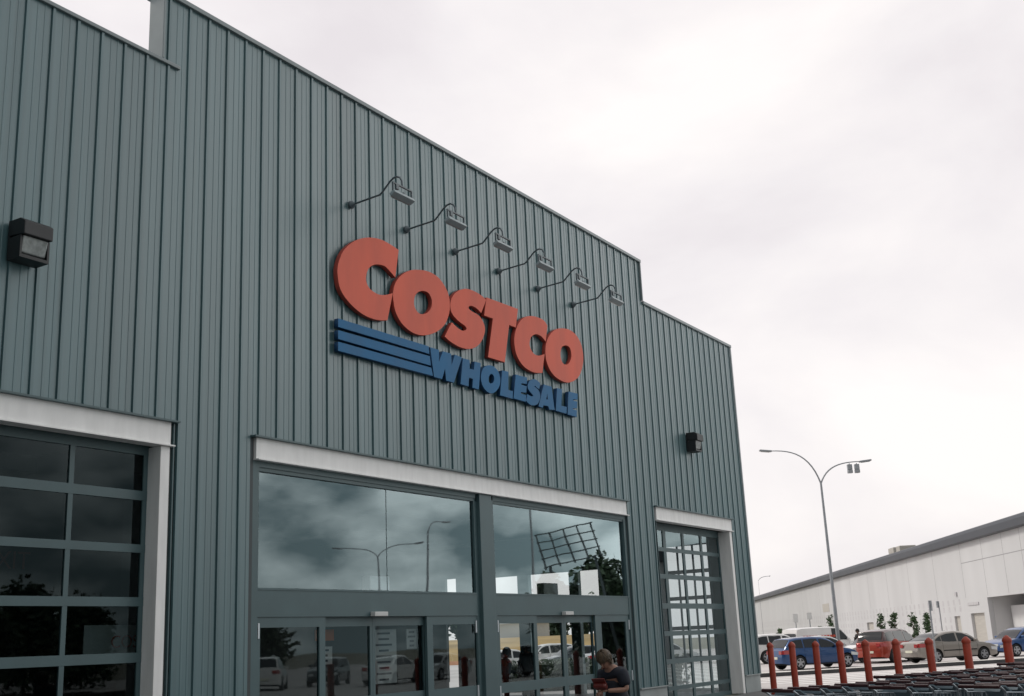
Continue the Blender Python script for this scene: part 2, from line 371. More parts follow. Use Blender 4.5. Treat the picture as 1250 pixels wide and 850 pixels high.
# plinth
for a, b in ((XL, 4.6), (11.99, 13.54), (27.29, 28.91), (34.57, XR)):
    mb = MB(); mb.box(a, b, -.01, .3, 0, .5); mb.box(a, b, -.055, -.001, .495, .525)
    mb.build('plinth', M['plinth'], HOUSE)
for a, b in ((.3, 1.28), (2.95, 5.4), (12, 46)):
    mb = MB(); mb.box(XR-.1, XR+.02, a, b, 0, .5); mb.build('plinth', M['plinth'], HOUSE)

# white beams over the openings
for (a, b) in ((4.6, 11.85), (13.66, 27.17), (28.99, 34.50)):
    mb = MB()
    mb.box(a, b, -.03, .18, 4.885, 5.235)
    bo = mb.build('steel_beam', M['white'], HOUSE)
    mb = MB(); mb.box(a, b+.05, -.085, .16, 4.865, 4.885); mb.build('lower_flange', M['white'], bo)
    mb = MB(); mb.box(a-.10, b+.12, -.11, .16, 5.235, 5.262); mb.build('flashing', M['frame'], bo)
# cladding trims beside the openings (dark shadow channels)
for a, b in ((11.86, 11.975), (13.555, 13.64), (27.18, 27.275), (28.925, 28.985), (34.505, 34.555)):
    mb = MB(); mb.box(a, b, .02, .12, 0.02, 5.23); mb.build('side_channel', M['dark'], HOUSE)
for a in (11.925, 27.235, 34.53):
    mb = MB(); mb.box(a-.012, a+.012, -.02, .02, 0.02, 5.23); mb.build('trim_angle', M['frame'], HOUSE)

# --- left roller door
def post(x0, x1, y1, name='door_post'):
    mb = MB(); mb.box(x0, x1, -.015, y1, 0, 4.86); return mb.build(name, M['white'], HOUSE, bevel=.006)
post(11.68, 11.855, .26)
post(4.6, 4.78, .26)
post(34.31, 34.49, .42)

def grid_door(name, x0, x1, yf, mull, rails, gm, plane='y'):
    """sectional glazed door: rails and mullions, one pane mesh per bay"""
    d = MB()
    for z0, z1 in rails: d.box(x0, x1, yf, yf+.05, z0, z1)
    zs = sorted(rails)
    for a, b in mull:
        for (l, h), (l2, h2) in zip(zs, zs[1:]):
            d.box(a, b, yf+.004, yf+.046, h, l2)
    def sw(o):
        if plane == 'x':
            for v in o.data.vertices: v.co = (v.co.y, v.co.x, v.co.z)
            o.data.flip_normals()
        return o
    root = sw(d.build(name, M['frame'], HOUSE))
    xs = sorted(mull)
    for (l, h), (l2, h2) in zip(zs, zs[1:]):
        for (a, b), (a2, b2) in zip(xs, xs[1:]):
            g = MB(); g.quad((b, yf+.025, h), (a2, yf+.025, h), (a2, yf+.025, l2), (b, yf+.025, l2))
            sw(g.build('pane', gm, root, recalc=False))
    return root
railsL = [(.06,.22),(.95,1.09),(1.73,1.87),(2.52,2.65),(3.29,3.41),(4.06,4.20),(4.74,4.885)]
mullL = [(11.60,11.68)] + [(10.30-1.28*k, 10.38-1.28*k) for k in range(0, 5)] + [(4.78, 4.86)]
grid_door('roller_door', 4.78, 11.68, .25, mullL, railsL, M['glassL'])
railsR = [(-.02,.10),(.33,.44),(1.03,1.16),(1.78,1.91),(2.52,2.67),(3.34,3.47),(4.10,4.21),(4.68,4.885)]
mullR = [(34.22,34.31),(32.82,32.96),(31.48,31.62),(30.16,30.34),(28.98,29.06)]
grid_door('roller_door', 28.98, 34.31, .36, mullR, railsR, M['glassR'])
mb = MB(); mb.box(28.98, 29.0, -.01, .5, .0, 4.86); mb.build('door_jamb', M['frame'], HOUSE)
# door in the side wall near the corner
railsS = [(-.02,.12),(1.0,1.12),(1.95,2.07),(2.9,3.02),(3.75,3.87),(4.65,4.85)]
grid_door('roller_door', 1.28, 2.95, XR-.16, [(1.28,1.36),(1.85,1.91),(2.40,2.46),(2.87,2.95)], railsS, M['glassR'], plane='x')
# posts and head of the wide side opening
mb = MB()
mb.box(XR-.25, XR-.05, 8.2, 8.66, 0, 4.12); mb.box(XR-.25, XR-.05, 6.18, 6.55, 0, 4.12)
mb.build('side_post', M['frame'], HOUSE)

# --- central entrance glazing
GF = HOUSE
mb = MB()   # outer frame and central column
mb.box(13.64, 13.79, .03, .17, 0, 4.865)
mb.box(27.06, 27.18, .03, .17, 0, 4.865)
mb.box(13.79, 20.17, .03, .17, 4.765, 4.865)
mb.box(13.79, 20.17, .05, .17, 4.70, 4.765)
mb.box(20.84, 27.06, .03, .17, 4.765, 4.865)
mb.box(20.84, 27.06, .05, .17, 4.71, 4.765)
mb.box(20.12, 20.235, .05, .17, 0, 4.70)
mb.box(20.70, 20.84, .03, .17, 0, 4.765)
EN = mb.build('entrance_frame', M['frame'], HOUSE)
mb = MB(); mb.box(20.235, 20.70, -.03, .2, 0, 4.862); mb.build('centre_column', M['frame'], EN, bevel=.008)
for a, b in ((13.79, 20.12), (20.84, 27.06)):
    mb = MB(); mb.box(a, b, .04, .24, 2.348, 2.81); mb.box(a, b, .03, .039, 2.775, 2.806); mb.build('transom_panel', M['frame'], EN)
for a, b in ((13.79, 17.22), (17.235, 20.12), (20.84, 27.06)):
    g = MB(); g.quad((a, .10, 2.81), (b, .10, 2.81), (b, .10, 4.71), (a, .10, 4.71)); g.build('window', M['glassW'], EN, recalc=False)
mb = MB(); mb.box(17.221, 17.234, .095, .105, 2.81, 4.70); mb.build('glazing_joint', M['frame'], EN)

def leaf(x0, x1, s0, s1, yf, top=2.345, parent=EN, hd=.165):
    """glazed door leaf: stiles s0/s1 wide, head, mid rail and bottom rail"""
    d = MB()
    d.box(x0, x0+s0, yf, yf+.06, .02, top); d.box(x1-s1, x1, yf, yf+.06, .02, top)
    d.box(x0+s0, x1-s1, yf, yf+.06, top-hd, top)
    d.box(x0+s0, x1-s1, yf, yf+.06, .77, .975)
    d.box(x0+s0, x1-s1, yf, yf+.06, .02, .22)
    o = d.build('door_leaf', M['frame'], parent)
    for z0, z1 in ((.975, top-hd), (.22, .77)):
        g = MB(); g.quad((x0+s0, yf+.03, z0), (x1-s1, yf+.03, z0), (x1-s1, yf+.03, z1), (x0+s0, yf+.03, z1)); g.build('pane', M['glassD'], o, recalc=False)
    return o
leaf(13.80, 15.45, .085, .15, .06)
leaf(15.451, 16.82, .01, .07, .14)
leaf(16.825, 18.40, .07, .02, .14)
leaf(18.385, 20.12, .19, .02, .06)
leaf(20.845, 22.50, .12, .14, .06)
leaf(22.501, 23.845, .01, .095, .14)
leaf(23.85, 25.25, .09, .04, .14)
leaf(25.24, 27.055, .31, .19, .06)
for x in (16.84, 23.79):       # movement sensors above each pair of sliding doors
    mb = MB(); mb.box(x-.19, x+.19, -.07, .04, 2.345, 2.425); mb.build('door_sensor', M['paper'], EN, bevel=.01)
for x, z in ((13.83, 2.13), (13.83, .9), (20.06, 2.13), (20.06, .86), (20.88, 2.13), (20.88, .80), (27.02, 2.1), (27.02, .86)):
    mb = MB(); mb.box(x-.018, x+.018, .035, .06, z-.12, z+.12); mb.build('hinge', M['hinge'], EN)

# --- interior: floor, walls, ceiling
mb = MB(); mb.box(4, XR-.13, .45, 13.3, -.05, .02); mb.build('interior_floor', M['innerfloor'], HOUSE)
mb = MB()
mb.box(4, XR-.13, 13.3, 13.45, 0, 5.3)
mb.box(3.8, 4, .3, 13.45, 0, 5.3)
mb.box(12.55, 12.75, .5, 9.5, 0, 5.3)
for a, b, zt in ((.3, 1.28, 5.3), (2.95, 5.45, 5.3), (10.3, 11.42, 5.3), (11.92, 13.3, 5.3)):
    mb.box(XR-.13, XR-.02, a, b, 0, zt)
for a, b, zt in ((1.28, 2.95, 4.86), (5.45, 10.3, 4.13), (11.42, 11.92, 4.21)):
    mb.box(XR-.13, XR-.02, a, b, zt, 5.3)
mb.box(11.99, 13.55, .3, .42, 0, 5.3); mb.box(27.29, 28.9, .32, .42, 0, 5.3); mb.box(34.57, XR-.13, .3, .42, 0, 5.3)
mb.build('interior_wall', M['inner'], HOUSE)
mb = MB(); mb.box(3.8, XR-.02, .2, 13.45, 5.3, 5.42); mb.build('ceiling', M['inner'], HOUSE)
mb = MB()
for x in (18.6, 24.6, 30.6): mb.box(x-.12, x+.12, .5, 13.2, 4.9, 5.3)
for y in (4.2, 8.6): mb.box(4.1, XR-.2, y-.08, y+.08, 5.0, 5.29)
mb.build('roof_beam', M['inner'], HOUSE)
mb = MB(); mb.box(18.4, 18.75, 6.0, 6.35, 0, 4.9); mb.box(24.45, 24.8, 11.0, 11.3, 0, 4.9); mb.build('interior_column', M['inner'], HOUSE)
mb = MB(); mb.box(12.04, 12.26, 1.0, 1.2, 0, 4.6); mb.build('door_track', M['dark'], HOUSE)

# --- notices and boards behind the glass
def board(name, x0, x1, z0, z1, y, m, label, cat, lines=0, group=None, thick=.012):
    o = MB(); o.box(x0, x1, y, y+thick, z0, z1); b = o.build(name, m); tag(b, label, cat, group)
    if lines:
        t = MB()
        for k in range(lines):
            zz = z1 - (k+.7)*(z1-z0)/(lines+.4); w = (x1-x0)*(.35+.45*random.random())
            xx = (x0+x1)/2
            t.box(xx-w/2, xx+w/2, y-.003, y, zz-.018, zz+.018)
        t.build('printed_lines', M['ink'], b)
    return b
board('notice_board', 17.02, 17.78, 1.15, 2.12, .34, M['paper'], 'tall pale notice with printed lines behind the left sliding doors', 'notice', 9)
board('notice_sheet', 15.55, 15.95, 1.55, 1.85, .34, M['paper'], 'small pale sheet under the orange poster behind the sliding door', 'notice', 3)
board('poster', 15.5, 16.0, 1.95, 2.14, .34, M['paperorange'], 'orange poster behind the top of the left sliding door glass', 'poster')
board('notice_sheet', 18.1, 18.42, 1.75, 2.12, .34, M['paper'], 'narrow pale notice hung right of the meeting stile of left doors', 'notice', 4)
o = MB(); o.box(16.80, 17.38, .16, .34, 2.83, 3.08)
tag(o.build('sign_box', M['whitebox'], bevel=.012), 'white box standing on the sill of the large left window', 'box')
o = MB(); o.box(23.5, 24.15, .42, .62, 2.83, 3.10)
tag(o.build('sign_box', M['paper'], bevel=.012), 'grey backlit box on the sill of the right window', 'box')
b = board('store_poster', 11.1, 12.5, 1.80, 2.28, .80, M['paper'], 'white store poster with red lettering behind the left roller door', 'poster')
t = text_mesh('COSTCO', .26, M['inkred'], 'lettering', b, (12.10, .79, 2.03))
t = text_mesh('EXIT', .36, M['exitred'], 'exit_sign', None, (10.28, 1.5, 3.22)); tag(t, 'faint red EXIT lettering behind the left roller door', 'sign')
b = board('hanging_sign', 12.78, 14.78, 2.93, 3.35, .75, M['inner'], 'dark hanging sign at the lower left corner of the big window', 'sign')
text_mesh('ENTRANCE', .33, M['paper'], 'lettering', b, (13.62, .74, 3.13))

# ------------------------------------------------------------------ the sign on the front wall
SIGN = empty('wall_sign', (20.2, 0, 7.0), 0, 'large red and blue raised letter sign on the ribbed wall above the entrance', 'sign')
def local(o, root):
    for v in o.data.vertices: v.co -= root.location
    return o
for key in ('C1','O1','S1','T1','C2','O2'):
    a, hs = LETTERS[key]
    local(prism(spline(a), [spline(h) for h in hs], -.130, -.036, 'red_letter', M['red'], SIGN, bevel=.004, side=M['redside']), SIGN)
for key in ('W','H','O3','L1','E1','S2','A','L2','E2'):
    a, hs = LETTERS[key]
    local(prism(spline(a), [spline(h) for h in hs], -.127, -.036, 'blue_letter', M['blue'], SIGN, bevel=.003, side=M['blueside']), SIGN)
for key in ('bar1','bar2','bar3'):
    a, hs = LETTERS[key]
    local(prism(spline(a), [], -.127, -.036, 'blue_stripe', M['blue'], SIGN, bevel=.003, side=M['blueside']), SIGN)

# gooseneck sign lights
def goose():
    r = empty('sign_light', (16.13, 0, 10.10), 0, 'tmp', 'wall light', 'gooseneck lights above the wall sign')
    m = MB(); m.lathe([(.08,-.0),(.08,-.03),(.045,-.07),(.025,-.10)], 14, axis='y'); 
    for i, v in enumerate(m.v): m.v[i] = (v[0], v[1]-.03, v[2])
    m.build('wall_plate', M['lampsteel'], r, smooth=40)
    m = MB(); m.tube([(0,-.10,0),(0,-.74,.03),(0,-.79,.06),(0,-.99,.24),(0,-1.07,.285),(0,-1.15,.295),(0,-1.22,.26),(0,-1.265,.18),(0,-1.275,.06)], .019, 8)
    m.build('arm', M['lampsteel'], r, smooth=60)
    m = MB()   # yoke, then the flood box aimed back at the sign
    m.box(-.28,.28,-1.29,-1.255,.040,.066); m.box(-.295,-.272,-1.29,-1.255,-.16,.066); m.box(.272,.295,-1.29,-1.255,-.16,.066); m.box(-.20,-.12,-1.29,-1.255,-.045,.04); m.box(.02,.07,-1.285,-1.26,-.10,-.05)
    m.build('bracket', M['lampsteel'], r)
    m = MB(); m.obox((0,-1.27,-.155), .62, .13, .07, Matrix.Rotation(R(-28), 3, 'X'))
    h = m.build('lamp_head', M['lamphead'], r, bevel=.012)
    m = MB(); m.obox((0,-1.250,-.195), .56, .10, .008, Matrix.Rotation(R(-28), 3, 'X')); m.build('lens', M['lens'], h)
    return r
g0 = goose(); km = kid_map()
names = ['leftmost gooseneck sign light, above the first big red letter', 'second gooseneck sign light from the left', 'third gooseneck sign light from the left, over the red S',
         'fourth gooseneck sign light, third from the right end', 'fifth gooseneck sign light, next to the rightmost one', 'rightmost gooseneck sign light, nearest the parapet step']
for k in range(6):
    r = g0 if k == 0 else copy_tree(g0, km)
    r.location = (16.13+1.752*k, 0, 10.10); r['label'] = names[k]

def bulkhead(x, z, label):
    r = empty('wall_light', (x, 0, z), 0, label, 'wall light', 'black wall lights on the ribbed wall')
    m = MB(); m.box(-.22,.22,-.08,-.045,-.28,.28); m.build('back_plate', M['black'], r)
    m = MB()
    prof = [(-.08,.28),(-.30,.28),(-.40,.22),(-.40,.03),(-.37,.03),(-.08,.06)]
    m.add([(-.225,y,zz) for y,zz in prof]+[(.225,y,zz) for y,zz in prof], [tuple(range(5,-1,-1)), tuple(range(6,12))]+[(i,(i+1)%6,6+(i+1)%6,6+i) for i in range(6)])
    m.build('hood', M['black'], r, bevel=.012)
    m = MB(); prof = [(-.08,.055),(-.35,.028),(-.30,-.20),(-.08,-.23)]
    m.add([(-.19,y,zz) for y,zz in prof]+[(.19,y,zz) for y,zz in prof], [(3,2,1,0),(4,5,6,7)]+[(i,(i+1)%4,4+(i+1)%4,4+i) for i in range(4)])
    m.build('lens', M['lens'], r, bevel=.015)
    m = MB(); m.box(-.225,.225,-.33,-.08,-.28,-.235); m.box(-.225,-.195,-.33,-.08,-.235,.03); m.box(.195,.225,-.33,-.08,-.235,.03)
    m.build('cage', M['black'], r)
bulkhead(9.13, 7.33, 'black hooded wall light left of the sign, near the left roller door')
bulkhead(31.68, 7.33, 'black hooded wall light above the right roller door')
# ------------------------------------------------------------------ ground
HD = Vector((.8519, .5238, 0)); RT = Vector((.5238, -.8519, 0))     # away from the camera / to its right
CAM = Vector((0, -13.4532, 1.75))
def at(right, away): return Vector((CAM.x, CAM.y, 0)) + RT*right + HD*away

def sheet(name, pts, z, m):
    mb = MB(); mb.add([(p[0], p[1], z) for p in pts], [tuple(range(len(pts)))])
    return tag(mb.build(name, m), kind='structure')
sheet('ground', [(-900,-900),(1100,-900),(1100,900),(-900,900)], -.02, M['farground'])
sheet('car_park', [(XR+.05,-90),(150,-90),(150,75),(XR+.05,75)], -.008, M['asphalt'])
sheet('forecourt', [(-40,-90),(XR+.05,-90),(XR+.05,-.0),(-40,-.0)], -.004, M['concrete'])
KU = Vector((.783, -.62, 0)).normalized(); KV = Vector((.62, .783, 0)).normalized()
# kerb island between drive and parked cars
k0 = at(12.4, 49.8)
m4 = Matrix(((KU.x, KV.x, 0), (KU.y, KV.y, 0), (0, 0, 1)))
isl = MB()
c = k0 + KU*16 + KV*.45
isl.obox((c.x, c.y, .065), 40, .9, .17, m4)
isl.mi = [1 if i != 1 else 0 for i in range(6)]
tag(isl.build('kerb_island', [M['kerbtop'], M['kerbshade']]), kind='structure')
# painted stripes on the drive
mb = MB()
for k in range(7):
    c = k0 + KU*8 - KV*(2.0+1.3*k)
    mb.add([tuple(c + KU*a + KV*b + Vector((0,0,-.002))) for a, b in ((-14,-.22),(14,-.22),(14,.22),(-14,.22))], [(0,1,2,3)])
tag(mb.build('road_marking', M['line']), kind='structure')
mb = MB()
for k in range(9):
    c = k0 + KU*(-6+2.7*k) + KV*4.2
    mb.add([tuple(c + KU*a + KV*b + Vector((0,0,-.002))) for a, b in ((-.06,-2.4),(.06,-2.4),(.06,2.4),(-.06,2.4))], [(0,1,2,3)])
tag(mb.build('bay_marking', M['line']), kind='structure')

# ------------------------------------------------------------------ bollards
def bollard():
    r = empty('bollard', (0,0,0))
    tag(r, None, 'bollard', 'red bollards in a line before the trolleys')
    m = MB(); m.lathe([(.088,0),(.088,1.36),(.082,1.375)], 20); m.build('post', M['bollard'], r, smooth=40)
    m = MB(); m.lathe([(.098,1.345),(.100,1.385),(.086,1.42),(.03,1.475),(.008,1.482)], 20); m.build('cap', M['bollard'], r, smooth=40)
    m = MB(); m.box(-.13,.13,-.13,.13,0,.012); m.build('base_plate', M['dark'], r)
    return r
b0 = bollard(); km = kid_map()
words = ['leftmost red bollard, beside the corner of the ribbed building', 'second red bollard from the building corner, in front of the blue hatchback rear door', 'third red bollard from the building corner, in front of the blue hatchback front door',
 'fourth red bollard from the left, in front of the lamp post', 'fifth red bollard from the left, in front of the orange SUV rear', 'sixth red bollard from the left, between the orange SUV and the beige sedan',
 'third red bollard from the right, before the beige sedan rear door', 'second red bollard from the right, before the beige sedan front wing', 'rightmost red bollard, before the blue sedan']
BP = [(32.40,-1.67),(31.66,-2.56),(30.91,-3.46),(30.18,-4.34),(29.46,-5.20),(28.69,-6.13),(27.91,-7.08),(27.12,-8.04),(26.30,-9.01)]
for k, (x, y) in enumerate(BP):
    r = b0 if k == 0 else copy_tree(b0, km)
    r.location = (x, y, 0); r.rotation_euler = (R(random.uniform(-.5,.5)), R(random.uniform(-.5,.5)), random.random())
    r['label'] = words[k]

# ------------------------------------------------------------------ cars
def lerp(P, x):
    if x <= P[0][0]: return P[0][1]
    for (a, va), (b, vb) in zip(P, P[1:]):
        if x <= b:
            t = (x-a)/(b-a); t = t*t*(3-2*t)*.35 + t*.65
            return va+(vb-va)*t
    return P[-1][1]

CARS = {
 # deck: body top line, roof: glasshouse line, win: side windows, ws / rs: windscreen and rear screen x-range
 'hatch': dict(L=4.2, W=1.78, wb=(-1.28,1.34), wr=.315,
   deck=[(-2.1,.60),(-2.06,.86),(-1.9,.96),(-1,.955),(.6,.93),(1.05,.93),(1.5,.86),(1.85,.76),(2.03,.62),(2.1,.5)],
   roof=[(-1.98,.95),(-1.82,1.16),(-1.62,1.40),(-1.2,1.455),(-.4,1.475),(.1,1.45),(.4,1.38),(1.2,.92)],
   win=[(-1.55,-1.0),(-.93,-.16),(-.06,.86)], ws=(.42,1.14), rs=(-1.94,-1.66)),
 'sedan': dict(L=4.6, W=1.79, wb=(-1.40,1.32), wr=.31,
   deck=[(-2.3,.60),(-2.26,.88),(-2.1,.98),(-1.5,1.0),(-.6,.93),(.8,.90),(1.2,.88),(1.7,.80),(2.05,.70),(2.24,.58),(2.3,.45)],
   roof=[(-1.78,.97),(-1.5,1.10),(-1.0,1.34),(-.6,1.42),(-.1,1.45),(.3,1.41),(.55,1.32),(1.28,.87)],
   win=[(-1.42,-1.02),(-.98,-.14),(-.04,.98)], ws=(.58,1.22), rs=(-1.70,-.98)),
 'suv': dict(L=4.4, W=1.84, wb=(-1.30,1.36), wr=.365,
   deck=[(-2.2,.62),(-2.16,.95),(-2.0,1.06),(-1,1.04),(.6,1.0),(1.0,1.0),(1.5,.95),(1.9,.85),(2.12,.66),(2.2,.5)],
   roof=[(-2.08,1.04),(-1.96,1.30),(-1.80,1.56),(-1.3,1.64),(-.3,1.66),(.1,1.63),(.4,1.54),(1.1,.99)],
   win=[(-1.72,-1.05),(-.98,-.14),(-.04,.84)], ws=(.42,1.04), rs=(-2.04,-1.82)),
 'van': dict(L=4.9, W=1.92, wb=(-1.5,1.5), wr=.34,
   deck=[(-2.45,.7),(-2.42,1.0),(-2.3,1.1),(-1,1.1),(1.0,1.08),(1.5,1.07),(1.9,1.0),(2.25,.86),(2.4,.66),(2.45,.5)],
   roof=[(-2.38,1.09),(-2.36,1.5),(-2.28,1.86),(-1.9,1.93),(-.5,1.95),(.6,1.93),(1.0,1.82),(1.85,1.02)],
   win=[(.32,1.55)], ws=(1.02,1.80), rs=(-2.38,-2.34)),
}
def car(kind, paint, label, loc, rz, cat='car', group='parked cars', roofpaint=None, strip=None, cols=True):
    s = CARS[kind]; L, W = s['L'], s['W']; h = L/2
    name = {'hatch':'hatchback_car','sedan':'sedan_car','suv':'suv_car','van':'van'}[kind]
    root = empty(name, loc, rz, label, cat, group)
    dk, rf = s['deck'], s['roof']
    ra = s['wr']+.055; zc = s['wr']
    def zlo(x):
        z = .21 + .10*max(0, abs(x)-h+.5)/.5
        for w in s['wb']:
            if abs(x-w) < ra: z = max(z, zc + math.sqrt(ra*ra-(x-w)**2))
        return z
    def bw(x, z):
        e = max(0, abs(x)-(h-.95))/.95
        t = 1 - .17*e**2.4 - .12*max(0,(abs(x)-h+.12)/.12)**2
        pz = lerp([(.15,.92),(.3,.965),(.55,1.0),(.75,.995),(.95,.955),(1.2,.92)], z)
        return W/2*t*pz
    xs = [-h + L*i/64 for i in range(65)]
    for w in s['wb']: xs += [w-ra*.999, w+ra*.999, w-ra*.93, w+ra*.93, w-ra*.75, w+ra*.75]
    xs = sorted(xs); ns = 7
    mb = MB(); ring = []
    for x in xs:
        a = zlo(x); b = max(lerp(dk, x), a+.02)
        sd = [(bw(x, a+(b-a)*i/(ns-1)), a+(b-a)*i/(ns-1)) for i in range(ns)]
        wt = sd[-1][0]
        pts = [(-y, z) for y, z in sd] + [(-wt*.94, b+.018), (-wt*.5, b+.036), (0, b+.042), (wt*.5, b+.036), (wt*.94, b+.018)] + [(y, z) for y, z in reversed(sd)]
        ring.append([(x, y, z) for y, z in pts])
    n = len(ring[0])
    mb.add([p for r in ring for p in r], [(i*n+k, i*n+k+1, (i+1)*n+k+1, (i+1)*n+k) for i in range(len(xs)-1) for k in range(n-1)] + [tuple(range(n)), tuple((len(xs)-1)*n+k for k in reversed(range(n)))])
    mb.build('body', paint, root, smooth=38)
    # glasshouse
    def gw(x, z):
        zb = lerp(dk, x); w0 = bw(x, zb)*.975; w1 = W/2*(.735 if kind != 'van' else .82)
        t = min(1, max(0, (z-zb)/(1.46-.93 if kind != 'van' else .85)))
        return w0+(w1-w0)*t
    gx = [rf[0][0] + (rf[-1][0]-rf[0][0])*i/44 for i in range(45)]
    mb = MB(); ring = []
    for x in gx:
        b = lerp(dk, x)-.03; t = max(lerp(rf, x), b+.03)
        sd = [(gw(x, b+(t-.05-b)*i/4), b+(t-.05-b)*i/4) for i in range(5)]
        wt = sd[-1][0]
        pts = [(-y, z) for y, z in sd]+[(-wt*.93, t-.012), (-wt*.6, t+.012), (0, t+.02), (wt*.6, t+.012), (wt*.93, t-.012)]+[(y, z) for y, z in reversed(sd)]
        ring.append([(x, y, z) for y, z in pts])
    n = len(ring[0])
    mb.add([p for r in ring for p in r], [(i*n+k, i*n+k+1, (i+1)*n+k+1, (i+1)*n+k) for i in range(len(gx)-1) for k in range(n-1)] + [tuple(range(n)), tuple((len(gx)-1)*n+k for k in reversed(range(n)))])
    mb.build('cabin', roofpaint or paint, root, smooth=38)
    # side windows
    for sg in (-1, 1):
        for (xa, xb) in s['win']:
            mb = MB(); vs = []
            N = 12
            for i in range(N+1):
                x = xa+(xb-xa)*i/N
                lo = lerp(dk, x)+.035; hi = max(lo+.004, lerp(rf, x)-.095)
                for z in (lo, (lo+hi)/2, hi): vs.append((x, sg*(gw(x, z)+.008), z))
            mb.add(vs, [(i*3+j, i*3+j+1, i*3+j+4, i*3+j+3) for i in range(N) for j in range(2)])
            mb.build('side_window', M['carglass'], root, smooth=60)
    for nm, (xa, xb) in (('windscreen', s['ws']), ('rear_window', s['rs'])):
        mb = MB(); vs = []; N = 8
        for i in range(N+1):
            x = xa+(xb-xa)*i/N; t = max(lerp(rf, x), lerp(dk, x))
            off = .014 if nm == 'windscreen' else -.014
            w = gw(x, t-.05)*.90
            for f, dz in ((-1, 0.0), (-.62, .017), (0, .026), (.62, .017), (1, 0.0)): vs.append((x+off, w*f, t+dz+.006))
        mb.add(vs, [(i*5+j, i*5+j+1, i*5+j+6, i*5+j+5) for i in range(N) for j in range(4)])
        mb.build(nm, M['carglass'], root, smooth=60)
    # underbody fills the arches
    mb = MB(); mb.box(-h+.25, h-.25, -W*.40, W*.40, .22, .68); mb.build('underbody', M['underbody'], root)
    # lights, bumpers, plate, mirrors, handles, door gaps
    def patch(nm, x0, x1, z0, z1, m, off=.007, sides=(-1, 1), N=6, drop=0):
        for sg in sides:
            mb = MB(); vs = []
            for i in range(N+1):
                x = x0+(x1-x0)*i/N
                for z in (z0-drop*i/N, z1-drop*i/N): vs.append((x, sg*(bw(x, z)+off), z))
            mb.add(vs, [(i*2, i*2+1, i*2+3, i*2+2) for i in range(N)])
            mb.build(nm, m, root)
    zt = lerp(dk, -h+.2)
    zf = lerp(dk, h-.3)
    patch('tail_light', -h+.02, -h+.34, zt-.24, zt-.06, M['taillight'])
    patch('headlight', h-.52, h-.06, zf-.20, zf-.06, M['headlight'], drop=.05)
    for sg in (-1, 1):
        mb = MB(); mb.box(-h-.012, -h+.02, sg*W*.30-.11, sg*W*.30+.11, zt-.24, zt-.08); mb.build('tail_light', M['taillight'], root)
        mb = MB(); mb.box(h-.03, h+.012, sg*W*.30-.13, sg*W*.30+.13, .55, .66); mb.build('headlight', M['headlight'], root)
    mb = MB(); mb.box(-h-.02, -h+.01, -.26, .26, .50, .61); mb.build('number_plate', M['plate'], root)
    mb = MB(); mb.box(h-.02, h+.015, -.5, .5, .30, .48); mb.build('grille', M['underbody'], root)
    patch('sill_strip', s['wb'][0]+ra+.02, s['wb'][1]-ra-.02, .215, .27, M['underbody'], off=.006)
    if strip: patch('rubbing_strip', s['wb'][0]+ra+.03, s['wb'][1]-ra-.03, .54, .585, M['underbody'], off=.012)
    for xg in (s['win'][-1][0]-.05, s['win'][-1][1]+.0, s['win'][0][1]+.02 if len(s['win']) > 1 else -.3):
        for sg in (-1, 1):
            mb = MB(); vs = []
            for i in range(6):
                z = .32 + (lerp(dk, xg)-.02-.32)*i/5
                vs += [(xg-.006, sg*(bw(xg, z)+.003), z), (xg+.006, sg*(bw(xg, z)+.003), z)]
            mb.add(vs, [(i*2, i*2+1, i*2+3, i*2+2) for i in range(5)]); mb.build('door_gap', M['underbody'], root)
    for sg in (-1, 1):
        x = s['win'][-1][1]-.12; z = lerp(dk, x)+.09
        mb = MB(); mb.obox((x, sg*(W/2+.06), z), .12, .20, .13); mb.build('wing_mirror', paint, root, bevel=.03)
        for xh in ([s['win'][-1][0]+.12, s['win'][0][1]+.1] if len(s['win']) > 1 else [.4]):
            zz = lerp(dk, xh)-.13
            mb = MB(); mb.box(xh-.09, xh+.09, sg*bw(xh, zz)-.015, sg*bw(xh, zz)+.022, zz-.015, zz+.015); mb.build('door_handle', paint, root)
    # wheels
    for w in s['wb']:
        for sg in (-1, 1):
            rr = s['wr']; y = sg*(W/2-.10)
            mb = MB(); mb.lathe([(rr*.64,-.10),(rr*.93,-.10),(rr,-.06),(rr,.06),(rr*.93,.10),(rr*.64,.10)], 28, 'y', (w, y, rr))
            wh = mb.build('wheel', M['tyre'], root, smooth=40)
            mb = MB(); yo = y+sg*.108
            mb.lathe([(rr*.66,-.006),(rr*.66,.006),(rr*.58,.006),(rr*.58,-.006)], 24, 'y', (w, yo, rr), cap=False)
            mb.lathe([(.055,-.008),(.055,.012)], 12, 'y', (w, yo, rr))
            for k in range(5):
                a = 2*PI*k/5+.3
                m3 = Matrix.Rotation(-a, 3, 'Y')
                mb.obox(Vector((w, yo, rr)) + m3 @ Vector((rr*.34,0,0)), rr*.56, .018, .085, m3)
            mb.build('rim', M['rim'], wh)
            mb = MB(); mb.lathe([(rr*.20,-.004),(rr*.20,.004)], 16, 'y', (w, y+sg*.114, rr)); mb.build('hub_cap', M['rim'], wh)
    return root
A0 = math.atan2(KU.y, KU.x)
Pblue = car_paint('blue', (.009, .055, .17)); Pblue2 = car_paint('light_blue', (.02, .075, .22)); Pbeige = car_paint('beige_grey', (.27, .245, .22)); Porange = car_paint('burnt_orange', (.32, .032, .012))
Pwhite = car_paint('white', (.68, .67, .66), 0); Psilver = car_paint('silver', (.45, .46, .47)); Pdark = car_paint('dark_grey', (.05, .065, .075)); Pgold = car_paint('maroon', (.05,.012,.012))
car('hatch', Pblue, 'bright blue hatchback parked nearest the building corner, behind the kerb', (55.75, 4.75, 0), A0)
